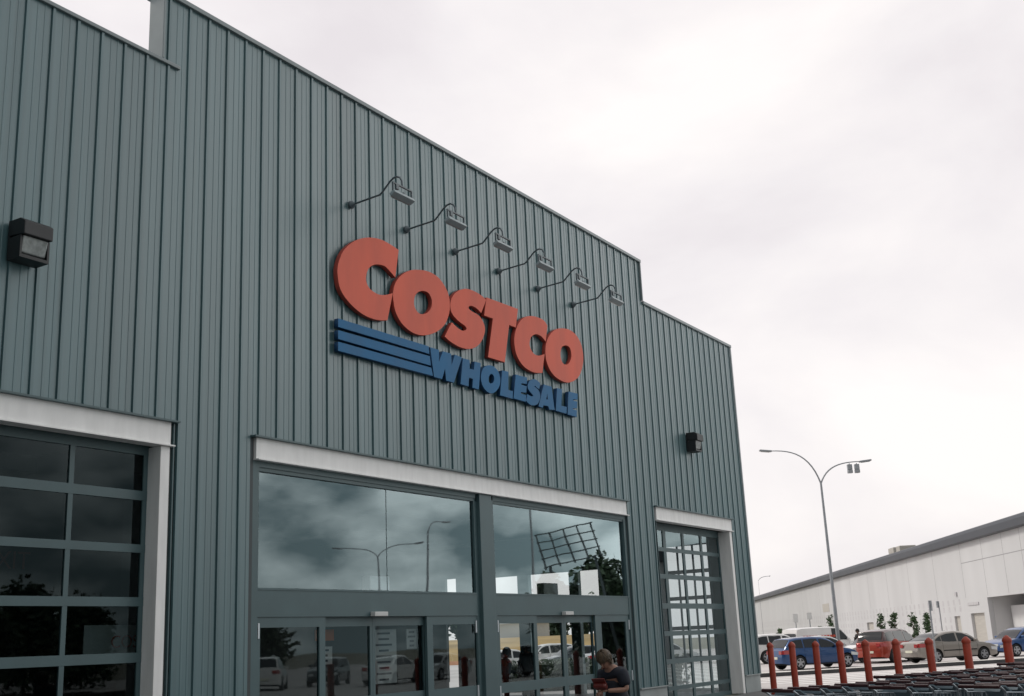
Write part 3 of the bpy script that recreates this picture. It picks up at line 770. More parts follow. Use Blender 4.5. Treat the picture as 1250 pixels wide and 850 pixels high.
car('sedan', Pbeige, 'beige grey sedan with a dark side strip behind the kerb', (60.05, -.62, 0), A0-.02, strip=True)
car('suv', Porange, 'burnt orange SUV with its tail towards us, left of the beige sedan', (62.7, 2.75, 0), R(-17), roofpaint=Pgold)
car('sedan', Psilver, 'silver sedan just behind the blue hatchback', (64.0, 7.0, 0), A0)
car('sedan', Pwhite, 'white sedan facing left with its bonnet behind the orange SUV tail', (64.1, 3.9, 0), A0+PI-.12)
car('sedan', Pblue2, 'medium blue sedan facing left at the right edge, below the loading bay', (67.3, -2.9, 0), A0+PI)
car('hatch', Psilver, 'silver grey hatchback cut by the right edge, in front of the blue sedan', (61.3, -5.9, 0), A0+PI)
v = car('van', Pwhite, 'white van with red side lettering, roof showing above the blue hatchback', (74.9, 10.4, 0), A0+.05, 'van')
mb = MB()
for k in range(11):
    if k != 5: mb.box(-1.9+.23*k, -1.9+.23*k+.16, -.872, -.80, 1.30, 1.44)
mb.build('red_side_strip', M['inkred'], v)
car('suv', Pwhite, 'white roofed dark SUV furthest left, half behind the building corner', (67.6, 10.7, 0), A0, roofpaint=Pwhite)
# cars in the other half of the car park, seen as reflections in the doors
for k, (x, y, kd, p, lb) in enumerate([(45.7,-30.3,'suv',Pwhite,'white SUV across the forecourt, mirrored in the leftmost entrance pane'),(51.1,-30.7,'hatch',Pdark,'dark hatchback across the forecourt, facing the entrance'),
      (49.6,-25.1,'sedan',Pwhite,'white sedan across the forecourt, mirrored in the left sliding doors'),(55.2,-26.1,'sedan',Psilver,'silver sedan across the forecourt, mirrored in the left doors'),
      (55.2,-20.6,'suv',Pdark,'dark SUV across the forecourt, mirrored beside the centre column')]):
    car(kd, p, lb, (x, y, 0), A0+PI*(k % 2)+.2*k)
# cars beyond the open side of the entrance lobby
for k, (r_, a_, kd, p, lb) in enumerate([(-1.0,72,'sedan',Pwhite,'white sedan seen through the glass left of the standing silhouettes'),(3.0,74,'hatch',Pdark,'dark hatchback seen through the right sliding doors'),
      (5.6,70,'sedan',Psilver,'silver sedan seen through the right sliding doors'),(1.3,82,'suv',Pwhite,'white SUV further off seen through the doors'),(9.0,78,'sedan',Pwhite,'white sedan seen through the glass beside the bowed woman'),(6.2,86,'hatch',Pblue,'blue hatchback far off seen through the right sliding doors')]):
    q = at(r_, a_); car(kd, p, lb, (q.x, q.y, 0), A0+PI*(k % 2))

# ------------------------------------------------------------------ shopping trolleys
def trolley():
    r = empty('shopping_trolley', (0,0,0))
    tag(r, None, 'trolley', None)
    # x runs forward, handle at x=0, width along y
    m = MB(); m.tube([(-.02,-.285,1.045),(-.02,.285,1.045)], .023, 8); m.box(-.035,.012,-.06,.06,1.025,1.072); m.build('handle', M['handle'], r, smooth=60)
    m = MB()
    for sg in (-1, 1):
        m.tube([(-.02,sg*.285,1.045),(.06,sg*.27,1.0),(.10,sg*.262,.96)], .013, 6)
        m.tube([(.08,sg*.262,.97),(.30,sg*.25,.16),(.92,sg*.2,.14)], .014, 6)
        m.tube([(.02,sg*.265,.14),(.30,sg*.25,.16)], .013, 6)
        for x in (.05, .88):
            m.lathe([(.055,-.015),(.055,.015)], 10, 'y', (x, sg*(.26 if x < .5 else .2), .058))
    m.build('frame', M['wire'], r, smooth=60)
    m = MB()
    def P(x, t, sg):  # basket side: rear tall, front low and narrow
        top = .985-.06*x; bot = .46+.10*x
        w = .265-.075*x/.92
        return (x, sg*(w-.03*(1-t)), bot+(top-bot)*t)
    for sg in (-1, 1):
        m.tube([P(.06,1,sg), P(.95,1,sg)], .007, 5)
        m.tube([P(.06,.62,sg), P(.95,.62,sg)], .004, 4)
        m.tube([P(.06,0,sg), P(.95,0,sg)], .006, 5)
        for k in range(13):
            x = .07+.073*k; m.tube([P(x,1,sg), P(x,0,sg)], .0028, 4, cap=False)
    for t in (1, .75, .5, .25, 0): m.tube([P(.95,t,-1), P(.95,t,1)], .004, 4)
    for k in range(7):
        f = -1+2*k/6
        m.tube([(.95, f*.185, .93), (.95, f*.16, .56), (.06, f*.23, .46)], .0028, 4, cap=False)
    m.build('basket', M['wire'], r)
    m = MB(); 
    prof = [(.06,1.00),(.09,1.055),(.16,1.05),(.28,.97),(.35,.84)]
    vs = []
    for x, z in prof: vs += [(x,-.215,z),(x,.15,z)]
    vs += [(x-.012, y, z-.012) for x, y, z in vs]; nn = len(prof)*2
    fs = [(i*2,i*2+1,i*2+3,i*2+2) for i in range(len(prof)-1)] + [(nn+i*2,nn+i*2+2,nn+i*2+3,nn+i*2+1) for i in range(len(prof)-1)]
    for i in range(len(prof)-1): fs += [(i*2,i*2+2,nn+i*2+2,nn+i*2), (i*2+1,nn+i*2+1,nn+i*2+3,i*2+3)]
    m.add(vs, fs); m.build('seat_flap', M['flap'], r, smooth=60)
    return r
t0 = trolley(); km = kid_map(); used = False
U = Vector((.880, -.476, 0)).normalized(); V = Vector((-.476, -.880, 0))      # nesting direction / towards the camera across rows
ROT = math.atan2(U.y, U.x)
A = Vector((14.47, -8.07, 0)); B = Vector((17.8, -8.55, 0))
# handle half width: the stored point is the far-left end of the first handle
rows = [(Vector((21.95, -9.55, 0)), 7, 'farthest row of nested trolleys, nearest the bollards', 'second row'), (B, 12, 'row', 'x'), (A, 16, '', ''),]
perp = -V
for k in range(1, 6): rows.append((A + V*(.98*k) + U*(.35*k+.5), 13, '', ''))
rowname = ['the short row farthest back', 'the second row from the bollards', 'the long third row from the bollards', 'the fourth row', 'the fifth row', 'the sixth row', 'the seventh row', 'the row nearest the camera']
for ri, (p0, n, _, _) in enumerate(rows):
    for k in range(n):
        r = copy_tree(t0, km) if used else t0
        used = True
        p = p0 + U*(.40*k + random.uniform(-.03,.03)) + V*(.29 + random.uniform(-.025,.025))
        r.location = (p.x, p.y, 0); r.rotation_euler = (0, 0, ROT + R(random.uniform(-2.5, 2.5)))
        first = k == 0; last = k == n-1
        if first: r['label'] = 'dark handled trolley at the left end of ' + rowname[ri]
        elif last: r['label'] = 'dark handled trolley at the right end of ' + rowname[ri]
        else: r['label'] = 'dark handled shopping trolley nested inside ' + rowname[ri]
        r['group'] = 'trolleys nested in ' + rowname[ri]

# ------------------------------------------------------------------ lamp posts
def lamp_post(name, loc, rz, H, arms, label, shields=False, group='street lamps of the car park'):
    r = empty(name, loc, rz, label, 'lamp post', group)
    m = MB(); m.tube([(0,0,0),(0,0,1.2),(0,0,H)], [.115,.105,.06], 10); m.build('pole', M['galv'], r, smooth=60)
    m = MB(); m.lathe([(.2,0),(.2,.03),(.13,.05),(.13,.4)], 12); m.build('base', M['galv'], r)
    for sg, rise, reach in arms:
        pts = [(0,0,H-.1)]
        for i in range(1, 13):
            t = i/12; e = t**.9
            pts.append((sg*reach*(t**1.9*.55+.45*t), 0, H-.1+rise*(1-(1-t)**2.4)))
        m = MB(); m.tube(pts, [.05-.022*i/12 for i in range(13)], 8); a = m.build('arm', M['galv'], r, smooth=60)
        e = pts[-1]
        m = MB(); m.obox((e[0]+sg*.28, 0, e[2]+.02), .72, .24, .10, Matrix.Rotation(-sg*R(6), 3, 'Y')); h = m.build('lamp_head', M['galv'], a, bevel=.035)
        m = MB(); m.obox((e[0]+sg*.30, 0, e[2]-.045), .5, .18, .02, Matrix.Rotation(-sg*R(6), 3, 'Y')); m.build('lens', M['lens'], h)
        if shields and sg > 0:
            for q in (.30, .72):
                m = MB(); c = (pts[-1][0]*1.0-q*1.0+.05, 0, e[2]-.28)
                m.obox((c[0], 0, c[2]), .05, .05, .40); m.obox((c[0], .0, c[2]-.02), .26, .22, .30); m.obox((c[0], 0, c[2]-.28), .27, .23, .2)
                m.build('sign_bracket', M['galv'], r, bevel=.02)
    return r
lamp_post('lamp_post', (65.41, 6.35, 0), math.atan2(RT.y, RT.x)+.05, 10.0, [(-1, 2.0, 2.75), (1, 1.2, 2.45)], 'tall twin arm lamp post rising behind the parked cars', True)
lamp_post('lamp_post', (157.2, 44.5, 0), -1.0, 8.9, [(1, .6, 6.4)], 'tiny distant lamp post just right of the building corner').scale = (.25, .25, 1)
lamp_post('lamp_post', (71.6, -43.6, 0), math.atan2(-43.6+13, 71.6)+1.7, 8.9, [(-1, .9, 3.2), (1, .9, 3.2)], 'twin arm lamp post mirrored in the large left window')
lamp_post('lamp_post', (65.1, -34.0, 0), .4, 9.6, [(1, .8, 1.3)], 'single arm lamp post mirrored near the right edge of the left window')
lamp_post('lamp_post', (64.5, -25.2, 0), .6, 10.6, [(1, .8, 1.6)], 'lamp post mirrored in the left part of the right window')

# ------------------------------------------------------------------ sign posts
def sign_post(loc, h, pw, ph, label, rz, m=M['paper'], th=.03):
    r = empty('sign_post', loc, rz, label, 'sign', None)
    q = MB(); q.tube([(0,0,0),(0,0,h)], .038, 8); q.build('pole', M['galv'], r, smooth=60)
    q = MB(); q.box(.03,.03+th,-pw/2,pw/2,h-ph,h); q.build('sign_plate', m, r)
    return r
q = at(18.6, 54.2); sign_post((q.x, q.y, 0), 2.85, .10, .46, 'thin grey post with a small dark plate on the kerb by the beige sedan tail', math.atan2(KU.y, KU.x)+.25, M['galv'], .10)
sign_post((85.1, 5.0, 0), 3.35, .16, .45, 'far thin post with a dark box on top, right of the saplings', 1.2, M['galv'], .12)
sign_post((85.0, 15.3, 0), 3.0, .36, .62, 'left of the two small white car park signs on posts', math.atan2(-HD.y, -HD.x))
sign_post((85.5, 14.4, 0), 3.05, .36, .5, 'right of the two small white car park signs on posts', math.atan2(-HD.y, -HD.x))

# ------------------------------------------------------------------ far white building
AX = Vector((86.3745, -.1405, 0)); UW = Vector((.89057, .45484, 0)); NW = Vector((.45484, -.89057, 0))   # NW points into the building
FAR = empty('white_warehouse', tuple(AX), math.atan2(UW.y, UW.x), 'long white precast warehouse with dark overhanging roof edge beyond the car park', 'building')
# local x runs along the wall (away), local y = outward side is +y (towards the camera), inside is -y
def fb(mb, x0, x1, d0, d1, z0, z1): mb.box(x0, x1, -d1, -d0, z0, z1)
mb = MB()
HF = 8.0
segs = [(-9,-5,0,HF),(-5,7.25,3.57,HF),(7.25,8.44,0,HF),(8.44,11.88,2.5,HF),(11.88,14.85,0,HF),(14.85,16.5,2.37,HF),(16.5,47.6,0,HF),(47.6,51.0,2.34,HF),(51.0,190,0,HF)]
for a, b, z0, z1 in segs: fb(mb, a, b, 0, .35, z0, z1)
mb.build('wall', M['precast'], FAR)
mb = MB(); fb(mb, -9, -8.7, .36, 28, 0, HF); mb.build('end_wall', M['precast'], FAR)
mb = MB(); fb(mb, -5, 7.25, 3.4, 3.6, 0, HF); fb(mb, 7.25, 7.45, .36, 3.4, 0, HF); fb(mb, -5.2, -5, .36, 3.4, 0, HF); fb(mb, -5, 7.25, .36, 3.4, 3.9, 4.0); mb.build('loading_recess', M['recess'], FAR)
mb = MB(); fb(mb, 3.2, 6.6, 1.6, 3.3, .0, 1.25); mb.build('loading_dock', M['dark'], FAR)
mb = MB(); fb(mb, 3.0, 6.9, 1.5, 3.35, 1.26, 2.9); fb(mb, 2.86, 2.995, 1.4, 3.35, 0, 3.0); mb.build('dock_cabin', M['recess'], FAR)
mb = MB(); fb(mb, -4.2, 2.2, 3.3, 3.38, 0, 2.9); mb.build('bay_door', M['shutter'], FAR)
mb = MB(); fb(mb, 8.44, 11.88, .22, .3, 0, 2.5); mb.build('roller_shutter', M['shutter'], FAR)
mb = MB(); fb(mb, 14.85, 16.5, .18, .3, 0, 2.37); mb.build('door', M['shutter'], FAR)
mb = MB(); fb(mb, 47.6, 51, .2, .3, 0, 2.34); mb.build('door', M['shutter'], FAR)
mb = MB(); fb(mb, 73.2, 78, -.03, .0, 4.05, 5.1); mb.build('wall_louvre', M['shutter'], FAR)
mb = MB(); fb(mb, 9.4, 12.2, -.06, 0, 3.12, 3.32); mb.build('name_panel', M['slot'], FAR)
mb = MB(); fb(mb, 14.8, 15.2, -.12, 0, 3.95, 4.25); mb.build('wall_lamp', M['slot'], FAR)
# rows of little slots cast into the lower wall
mb = MB()
for z in (1.45, 2.12, 2.92, 3.45):
    x = 12.6
    while x < 150:
        if not (14.2 < x < 17.2 and z < 2.6) and not (46.8 < x < 51.6 and z < 2.6) and not (72 < x < 79 and z > 3.8) and x > (17 if z < 2.6 else 12.6):
            if x < 12.6+1.62*27:
                q = MB(); fb(q, x, x+.5, -.004, .02, z-.22, z+.22); q.build('wall_slot', M['slot'], FAR)
            else: fb(mb, x, x+.5, -.004, .02, z-.22, z+.22)
        x += 1.62
o = mb.build('wall_slot', M['slot'], FAR); o['kind'] = 'stuff'
for x in (-1.6, 2.2, 7.0, 12.6, 20.9, 30, 39, 48, 58, 68, 80, 95, 110, 130, 150):
    mb = MB(); fb(mb, x-.03, x+.03, -.003, .02, 3.7 if x < 20 else 3.75, HF); mb.build('panel_joint', M['joint'], FAR)
mb = MB(); fb(mb, -8.7, 12.6, -.0045, .02, 6.36, 6.42); mb.build('panel_joint', M['joint'], FAR)
# roof: dark rounded fascia overhanging the wall
mb = MB()
prof = [(.40,7.90),(.46,7.96),(.46,8.45),(.38,8.66),(.2,8.76),(-28,8.9),(-28,7.9),(0,7.9)]
xs = (-10, 192)
vs = [(x, y, z) for x in xs for y, z in prof]; n = len(prof)
mb.add(vs, [tuple(range(n)), tuple(range(2*n-1, n-1, -1))] + [(i, (i+1) % n, n+(i+1) % n, n+i) for i in range(n)])
mb.build('roof', M['fascia'], FAR)
mb = MB(); fb(mb, 45.2, 47.6, 2.5, 4.2, 8.78, 10.05); mb.build('roof_unit', M['shutter'], FAR, bevel=.05)
mb = MB(); fb(mb, 42.4, 44.0, 2.5, 4.2, 8.78, 10.0); mb.build('roof_unit', M['shutter'], FAR, bevel=.05)

# ------------------------------------------------------------------ trees
def tree(name, loc, h, crown_r, n, lm, label, z0=.35, leaf=.16, group=None, clumps=14, seed=1):
    rnd = random.Random(seed)
    r = empty(name, loc, rnd.random()*6, label, 'tree', group)
    m = MB(); m.tube([(0,0,0),(.02*h*.3,0,h*.35),(.0,.02,h*.7),(.01,.0,h*.95)], [.028*h**.8,.022*h**.8,.012*h**.8,.004], 7)
    for k in range(7):
        a = k*2.4; z = h*(z0+.08*k)
        m.tube([(0,0,z),(math.cos(a)*crown_r*.4,math.sin(a)*crown_r*.4,z+.10*h),(math.cos(a)*crown_r*.75,math.sin(a)*crown_r*.75,z+.16*h)], [.009*h**.8,.006*h**.8,.002], 5)
    m.build('trunk', M['bark'], r, smooth=60)
    m = MB(); cl = []
    for k in range(clumps):
        t = (k+.5)/clumps; z = h*(z0+.06+(1-z0-.06)*t)
        rad = crown_r*(math.sin(PI*min(1, .22+.78*t))**.7)*rnd.uniform(.55, 1.0)
        a = rnd.random()*6.28; d = rad*rnd.uniform(.15, .75)
        cl.append((Vector((math.cos(a)*d, math.sin(a)*d, z)), crown_r*rnd.uniform(.30, .52)))
    for i in range(n):
        c, rr = rnd.choice(cl)
        d = Vector((rnd.gauss(0,1), rnd.gauss(0,1), rnd.gauss(0,.8))).normalized()*rr*rnd.random()**.45
        p = c+d
        u = Vector((rnd.gauss(0,1), rnd.gauss(0,1), rnd.gauss(0,.6))).normalized(); w = u.cross(Vector((rnd.gauss(0,1), rnd.gauss(0,1), rnd.gauss(0,1)))).normalized()
        s = leaf*rnd.uniform(.6, 1.3)
        m.add([p-u*s*.5, p+w*s*.28, p+u*s*.6, p-w*s*.28], [(0,1,2,3)])
    m.build('crown', lm, r)
    return r
for k, (x, y, h, lb) in enumerate([(79.2,7.55,2.5,'leftmost sapling of the four before the white wall'),(79.7,6.8,2.65,'second sapling from the left before the white wall'),(80.3,5.75,2.45,'thin third sapling before the white wall'),(80.8,4.95,2.5,'rightmost sapling of the four before the white wall'),
      (85.6,12.9,2.7,'sapling immediately left of the tall lamp post'),(85.3,13.6,2.0,'tiny sapling left of the lamp post sapling'),(89.6,18.2,1.95,'tiny sapling seen above the white vans')]):
    tree('sapling_tree', (x, y, 0), h, .52 if h > 2.2 else .4, 520, M['leaf'], lb, .30, .17, 'saplings along the white wall', 12, 20+k)
tree('large_tree', (57.5,-16.5,0), 5.6, 2.6, 5200, M['leaf2'], 'dark tree mirrored at the right of the right window', .2, .42, 'trees across the car park', 30, 3)
tree('large_tree', (68.5,-26.5,0), 5.8, 2.4, 4200, M['leaf2'], 'loose tree mirrored at the bottom of the right window', .25, .42, 'trees across the car park', 26, 4)
for k, (x, y) in enumerate([(47,-52),(56,-58),(40,-47),(70,-55)]):
    tree('large_tree', (x, y, 0), 6.0-.4*k, 3.4, 4600, M['leaf2'], ['broad dark tree across the car park, nearest the twin arm lamp','broad dark tree at the back of the car park','lower dark tree nearest the forecourt','smallest broad dark tree, beside the single arm lamp'][k], .15, .5, 'trees across the car park', 28, 40+k)
# bank with dry grass, hedge and tree line beyond the open side of the lobby
mb = MB()
c = at(-6, 118)
def bank_pt(a, b, z): p = c + RT*a + HD*b; return (p.x, p.y, z)
N = 24
for i in range(N):
    a0, a1 = -60+80*i/N, -60+80*(i+1)/N
    prof = [(0,-.03),(3,.9),(9,2.0),(20,2.5),(60,2.6)]
    for (b0, z0), (b1, z1) in zip(prof, prof[1:]):
        mb.add([bank_pt(a0,b0,z0), bank_pt(a1,b0,z0), bank_pt(a1,b1,z1), bank_pt(a0,b1,z1)], [(0,1,2,3)])
bk = mb.build('grass_bank', M['sand']); tag(bk, kind='structure')
mb = MB()
for i in range(N):
    a0, a1 = -60+80*i/N, -60+80*(i+1)/N
    mb.add([bank_pt(a0,-1.2,-.004), bank_pt(a1,-1.2,-.004), bank_pt(a1,.2,.35), bank_pt(a0,.2,.35)], [(0,1,2,3)])
tag(mb.build('bare_earth', M['earth']), kind='structure')
q = at(-1.5, 172)
fs = empty('farm_shed', (q.x, q.y, 2.6), math.atan2(RT.y, RT.x), 'small white shed on the far bank seen through the sliding doors', 'building')
mb = MB(); mb.box(-5,5,-3,3,0,2.0); mb.build('wall', M['precast'], fs)
mb = MB(); mb.add([(-5.4,-3.4,2.0),(5.4,-3.4,2.0),(5.4,0,3.0),(-5.4,0,3.0),(-5.4,3.4,2.0),(5.4,3.4,2.0)], [(0,1,2,3),(3,2,5,4),(0,3,4),(1,5,2),(0,4,5,1)]); mb.build('roof', M['white'], fs)
for k in range(9):
    q = at(-26+5.2*k, 186+random.uniform(-6,6))
    tree('large_tree', (q.x, q.y, 2.2), 5.2+random.uniform(-.8,1.2), 3.6, 900, M['leaf2'], 'dark tree of the far tree line on the bank', .08, 1.0, 'tree line on the far bank', 20, 70+k)
# low hedge outside the lobby
mb = MB(); rnd = random.Random(5)
h0 = Vector((38.2, 10.8, 0)); h1 = Vector((41.0, 5.0, 0)); hv = (h1-h0)
for i in range(5200):
    p = h0 + hv*rnd.random() + Vector((rnd.uniform(-.45,.45), rnd.uniform(-.45,.45), rnd.uniform(.02, 1.12)))
    u = Vector((rnd.gauss(0,1), rnd.gauss(0,1), rnd.gauss(0,1))).normalized(); w = u.orthogonal().normalized(); s = rnd.uniform(.06,.13)
    mb.add([p-u*s, p+w*s*.5, p+u*s, p-w*s*.5], [(0,1,2,3)])
hd = empty('hedge', tuple(h0), 0, 'low dark hedge outside the open side of the lobby, seen through the doors', 'hedge')
mb.add([h0+Vector((a,b,z)) for z in (0,.95) for a,b in ((-.28,-.1),(.28,.1))] + [h1+Vector((a,b,z)) for z in (0,.95) for a,b in ((-.28,-.1),(.28,.1))], [(0,1,3,2),(4,6,7,5),(0,2,6,4),(1,5,7,3),(2,3,7,6)])
o = mb.build('foliage', M['leaf2'], hd)
for v_ in o.data.vertices: v_.co -= h0

# steel frame mirrored in the right window
sf = empty('steel_frame', (53.6,-14.9,0), R(52), 'tilted open steel lattice frame on posts mirrored in the right window', 'frame')
sf.rotation_euler[1] = R(-11)
for x in (-1.2, 1.2):
    mb = MB(); mb.box(x-.07, x+.07, -.07, .07, 0, 5.9); mb.build('post', M['dark'], sf)
for k in range(5):
    x = -1.5+.75*k; mb = MB(); mb.obox((x, 0, 6.7), .08, 2.1, .10, Matrix.Rotation(R(-62), 3, 'X')); mb.build('rafter', M['dark'], sf)
for k in range(5):
    y = -1.0+.5*k; mb = MB(); mb.obox((0, y*.47+.08, 6.7-y*.883+.05), 3.2, .05, .06); mb.build('purlin', M['dark'], sf)
# ------------------------------------------------------------------ people
def skin_mesh(joints, edges, root_joint, sub=2):
    """grow one continuous surface round a skeleton"""
    names = list(joints); idx = {n: i for i, n in enumerate(names)}
    me = bpy.data.meshes.new('skel')
    me.from_pydata([joints[n][0] for n in names], [(idx[a], idx[b]) for a, b in edges], [])
    o = bpy.data.objects.new('skel', me); C.objects.link(o)
    sk = o.modifiers.new('s', 'SKIN'); ss = o.modifiers.new('u', 'SUBSURF'); ss.levels = sub; ss.render_levels = sub
    for n in names:
        d = me.skin_vertices[0].data[idx[n]]
        r = joints[n][1]; d.radius = r if isinstance(r, tuple) else (r, r)
        d.use_root = n == root_joint
    dg = bpy.context.evaluated_depsgraph_get(); dg.update()
    out = bpy.data.meshes.new_from_object(o.evaluated_get(dg))
    bpy.data.objects.remove(o)
    return out

def merge(meshes, name, m, parent):
    bm = bmesh.new()
    for me in meshes: bm.from_mesh(me)
    out = bpy.data.meshes.new(name); bm.to_mesh(out); bm.free()
    out.materials.clear(); out.materials.append(m)
    out.polygons.foreach_set('use_smooth', [True]*len(out.polygons)); out.polygons.foreach_set('material_index', [0]*len(out.polygons))
    o = bpy.data.objects.new(name, out); C.objects.link(o); o.parent = parent
    return o

def mesh_of(mb):
    me = bpy.data.meshes.new('m'); me.from_pydata(mb.v, [], mb.f); return me

def ellipsoid(c, r, rot=None, seg=18, rings=12, cut=None):
    mb = MB(); vs = []; rot = rot or Matrix.Identity(3)
    for i in range(rings+1):
        th = PI*i/rings
        for k in range(seg):
            ph = 2*PI*k/seg
            d = Vector((math.sin(th)*math.cos(ph)*r[0], math.sin(th)*math.sin(ph)*r[1], math.cos(th)*r[2]))
            if cut: d = cut(d)
            vs.append(Vector(c) + rot @ d)
    mb.add(vs, [(i*seg+k, i*seg+(k+1) % seg, (i+1)*seg+(k+1) % seg, (i+1)*seg+k) for i in range(rings) for k in range(seg)])
    return mb

def person(loc, rz, s, label, skin, hair, top, bottom, pose, sleeve='short', collar=0.0, hairlen=.10):
    """x forward, y to the person's left, z up; pose gives joint places, s scales a 1.66 m body"""
    root = empty('person', loc, rz, label, 'person', None)
    J = dict(pelvis=((0,0,.93),(.12,.15)), waist=((0,0,1.08),(.10,.135)), chest=((.02,0,1.25),(.115,.16)), collar=((.015,0,1.36),(.075,.10)),
             neck=((.03,0,1.43),.052), skull=((.045,0,1.50),.06))
    for sg, n in ((1,'L'),(-1,'R')):
        J['sh'+n] = ((0.0, sg*.165, 1.345), .062)
        J['el'+n] = (pose.get('el'+n, (-.02, sg*.22, 1.07)), .044)
        J['wr'+n] = (pose.get('wr'+n, (.05, sg*.23, .84)), .028)
        J['hip'+n] = ((0, sg*.088, .87), .095)
        J['kn'+n] = (pose.get('kn'+n, (.02, sg*.10, .48)), .060)
        J['an'+n] = (pose.get('an'+n, (-.02, sg*.11, .085)), .040)
        a = Vector(J['an'+n][0]); J['toe'+n] = (tuple(a + Vector((.15, sg*.02, -.05))), .032)
    for k, v in pose.items():
        if k in J and k not in ('elL','elR','wrL','wrR','knL','knR','anL','anR'): J[k] = (v, J[k][1])
    E = [('pelvis','waist'),('waist','chest'),('chest','collar'),('collar','neck'),('neck','skull')]
    for n in 'LR': E += [('collar','sh'+n),('sh'+n,'el'+n),('el'+n,'wr'+n),('pelvis','hip'+n),('hip'+n,'kn'+n),('kn'+n,'an'+n),('an'+n,'toe'+n)]
    S = lambda p: tuple(c*s for c in p)
    JS = {k: (S(p), (tuple(q*s for q in r) if isinstance(r, tuple) else r*s)) for k, (p, r) in J.items()}
    meshes = [skin_mesh(JS, E, 'pelvis')]
    # hands
    for n, sg in (('L',1),('R',-1)):
        w = Vector(JS['wr'+n][0]); e = Vector(JS['el'+n][0]); d = (w-e).normalized()
        side = d.cross(Vector((0,0,1))).normalized() if abs(d.z) < .9 else Vector((0,1,0)); nor = side.cross(d).normalized()
        m3 = Matrix((d, side, nor)).transposed()
        meshes.append(mesh_of(ellipsoid(w + d*.045*s, (.052*s,.040*s,.017*s), m3, 12, 8)))
        for f in range(4):
            o_ = side*((f-1.5)*.019*s); ln = (.070,.080,.076,.060)[f]*s
            p0 = w+d*.075*s+o_; mb = MB(); mb.tube([p0, p0+d*ln*.45-nor*.006*s, p0+d*ln*.8-nor*.022*s, p0+d*ln-nor*.038*s], [.0095*s,.009*s,.008*s,.006*s], 7); meshes.append(mesh_of(mb))
        ts = -sg if n == 'L' else -sg
        p0 = w+d*.03*s+side*.032*s*ts; mb = MB(); mb.tube([p0, p0+d*.03*s+side*.022*s*ts, p0+d*.055*s+side*.022*s*ts-nor*.012*s], [.012*s,.0105*s,.008*s], 7); meshes.append(mesh_of(mb))
    # head, turned by pose['head'] = (yaw, pitch down)
    yaw, pit = pose.get('head', (0, 0))
    m3 = Matrix.Rotation(yaw, 3, 'Z') @ Matrix.Rotation(pit, 3, 'Y')
    hc = Vector(JS['skull'][0]) + m3 @ Vector((.015,0,.045))*s
    def jaw(d):
        d = Vector(d)
        if d.z < 0:
            k = -d.z/(.118*s); d.y *= 1-.32*k; d.x = d.x*(1-.22*k) + .018*s*k
        return d
    meshes.append(mesh_of(ellipsoid(hc, (.096*s,.075*s,.118*s), m3, 22, 16, jaw)))
    mb = MB(); 
    def hp(x, y, z): return hc + m3 @ Vector((x*s, y*s, z*s))
    mb.tube([hp(.088,0,.012), hp(.104,0,-.012), hp(.113,0,-.030), hp(.094,0,-.038)], [.008*s,.010*s,.013*s,.008*s], 8); meshes.append(mesh_of(mb))
    for sg in (1,-1): meshes.append(mesh_of(ellipsoid(hp(-.005, sg*.076, -.012), (.018*s,.008*s,.030*s), m3, 10, 8)))
    body = merge(meshes, 'body', skin, root)
    for sg in (1,-1):
        e_ = ellipsoid(hp(.084, sg*.031, .008), (.009*s,.013*s,.007*s), m3, 10, 6); e_.build('eye', M['hairblack'], body, smooth=80)
        e_ = ellipsoid(hp(.089, sg*.031, .028), (.008*s,.018*s,.004*s), m3, 10, 6); e_.build('eyebrow', hair, body, smooth=80)
    e_ = ellipsoid(hp(.092, 0, -.062), (.008*s,.021*s,.006*s), m3, 10, 6); e_.build('mouth', M['purse'] if skin is M['skin'] else skin, body, smooth=80)
    # hair: shell round the back, sides and crown, open over the face
    mb = MB(); vs = []; seg = 30; rings = 14; rnd = random.Random(3)
    for i in range(rings+1):
        for k in range(seg):
            ph = 2*PI*k/seg; front = max(0, math.cos(ph))
            zmin = -.118*(hairlen/.10) + (.118*(hairlen/.10)+.052)*min(1, front*1.5)**1.2
            z = .150 + (zmin-.150)*i/rings
            f = math.sqrt(max(0, 1-(max(z, -.02)/.152)**2)) if z > -.02 else .98
            j = 1+rnd.uniform(-.075,.06)
            vs.append(hp(-.010+.112*f*math.cos(ph)*j, .098*f*math.sin(ph)*j, z))
    mb.add(vs, [(i*seg+k, i*seg+(k+1) % seg, (i+1)*seg+(k+1) % seg, (i+1)*seg+k) for i in range(rings) for k in range(seg)])
    for k in range(150):     # loose locks over the shell
        ph = rnd.uniform(-PI, PI); a0 = rnd.uniform(.15, 1.0)
        lock = []
        for q in range(4):
            th = min(2.25 if math.cos(ph) < .3 else 1.35, a0+q*.33)
            lock.append(hp(-.012+(.118+rnd.uniform(0,.008))*math.sin(th)*math.cos(ph), (.102+rnd.uniform(0,.008))*math.sin(th)*math.sin(ph+.06*q), .152*math.cos(th)+.004))
        mb.tube(lock, [.008*s,.010*s,.008*s,.002*s], 5)
    h = mb.build('hair', hair, root, smooth=70)
    # clothes: same skeleton, a little wider
    def grow(keys, edges, add, name, m, rt):
        add_ = {'collar': .034, 'shL': .03, 'shR': .03, 'chest': .02, 'waist': .02}
        JJ = {k: (JS[k][0], tuple(q+(add+add_.get(k, 0))*s for q in JS[k][1]) if isinstance(JS[k][1], tuple) else JS[k][1]+(add+add_.get(k, 0))*s) for k in keys}
        return merge([skin_mesh(JJ, edges, rt)], name, m, root)
    ks = ['pelvis','waist','chest','collar','shL','shR','elL','elR']
    es = [('pelvis','waist'),('waist','chest'),('chest','collar')] + [e for n in 'LR' for e in (('collar','sh'+n),('sh'+n,'el'+n))]
    if sleeve == 'long': ks += ['wrL','wrR']; es += [('elL','wrL'),('elR','wrR')]
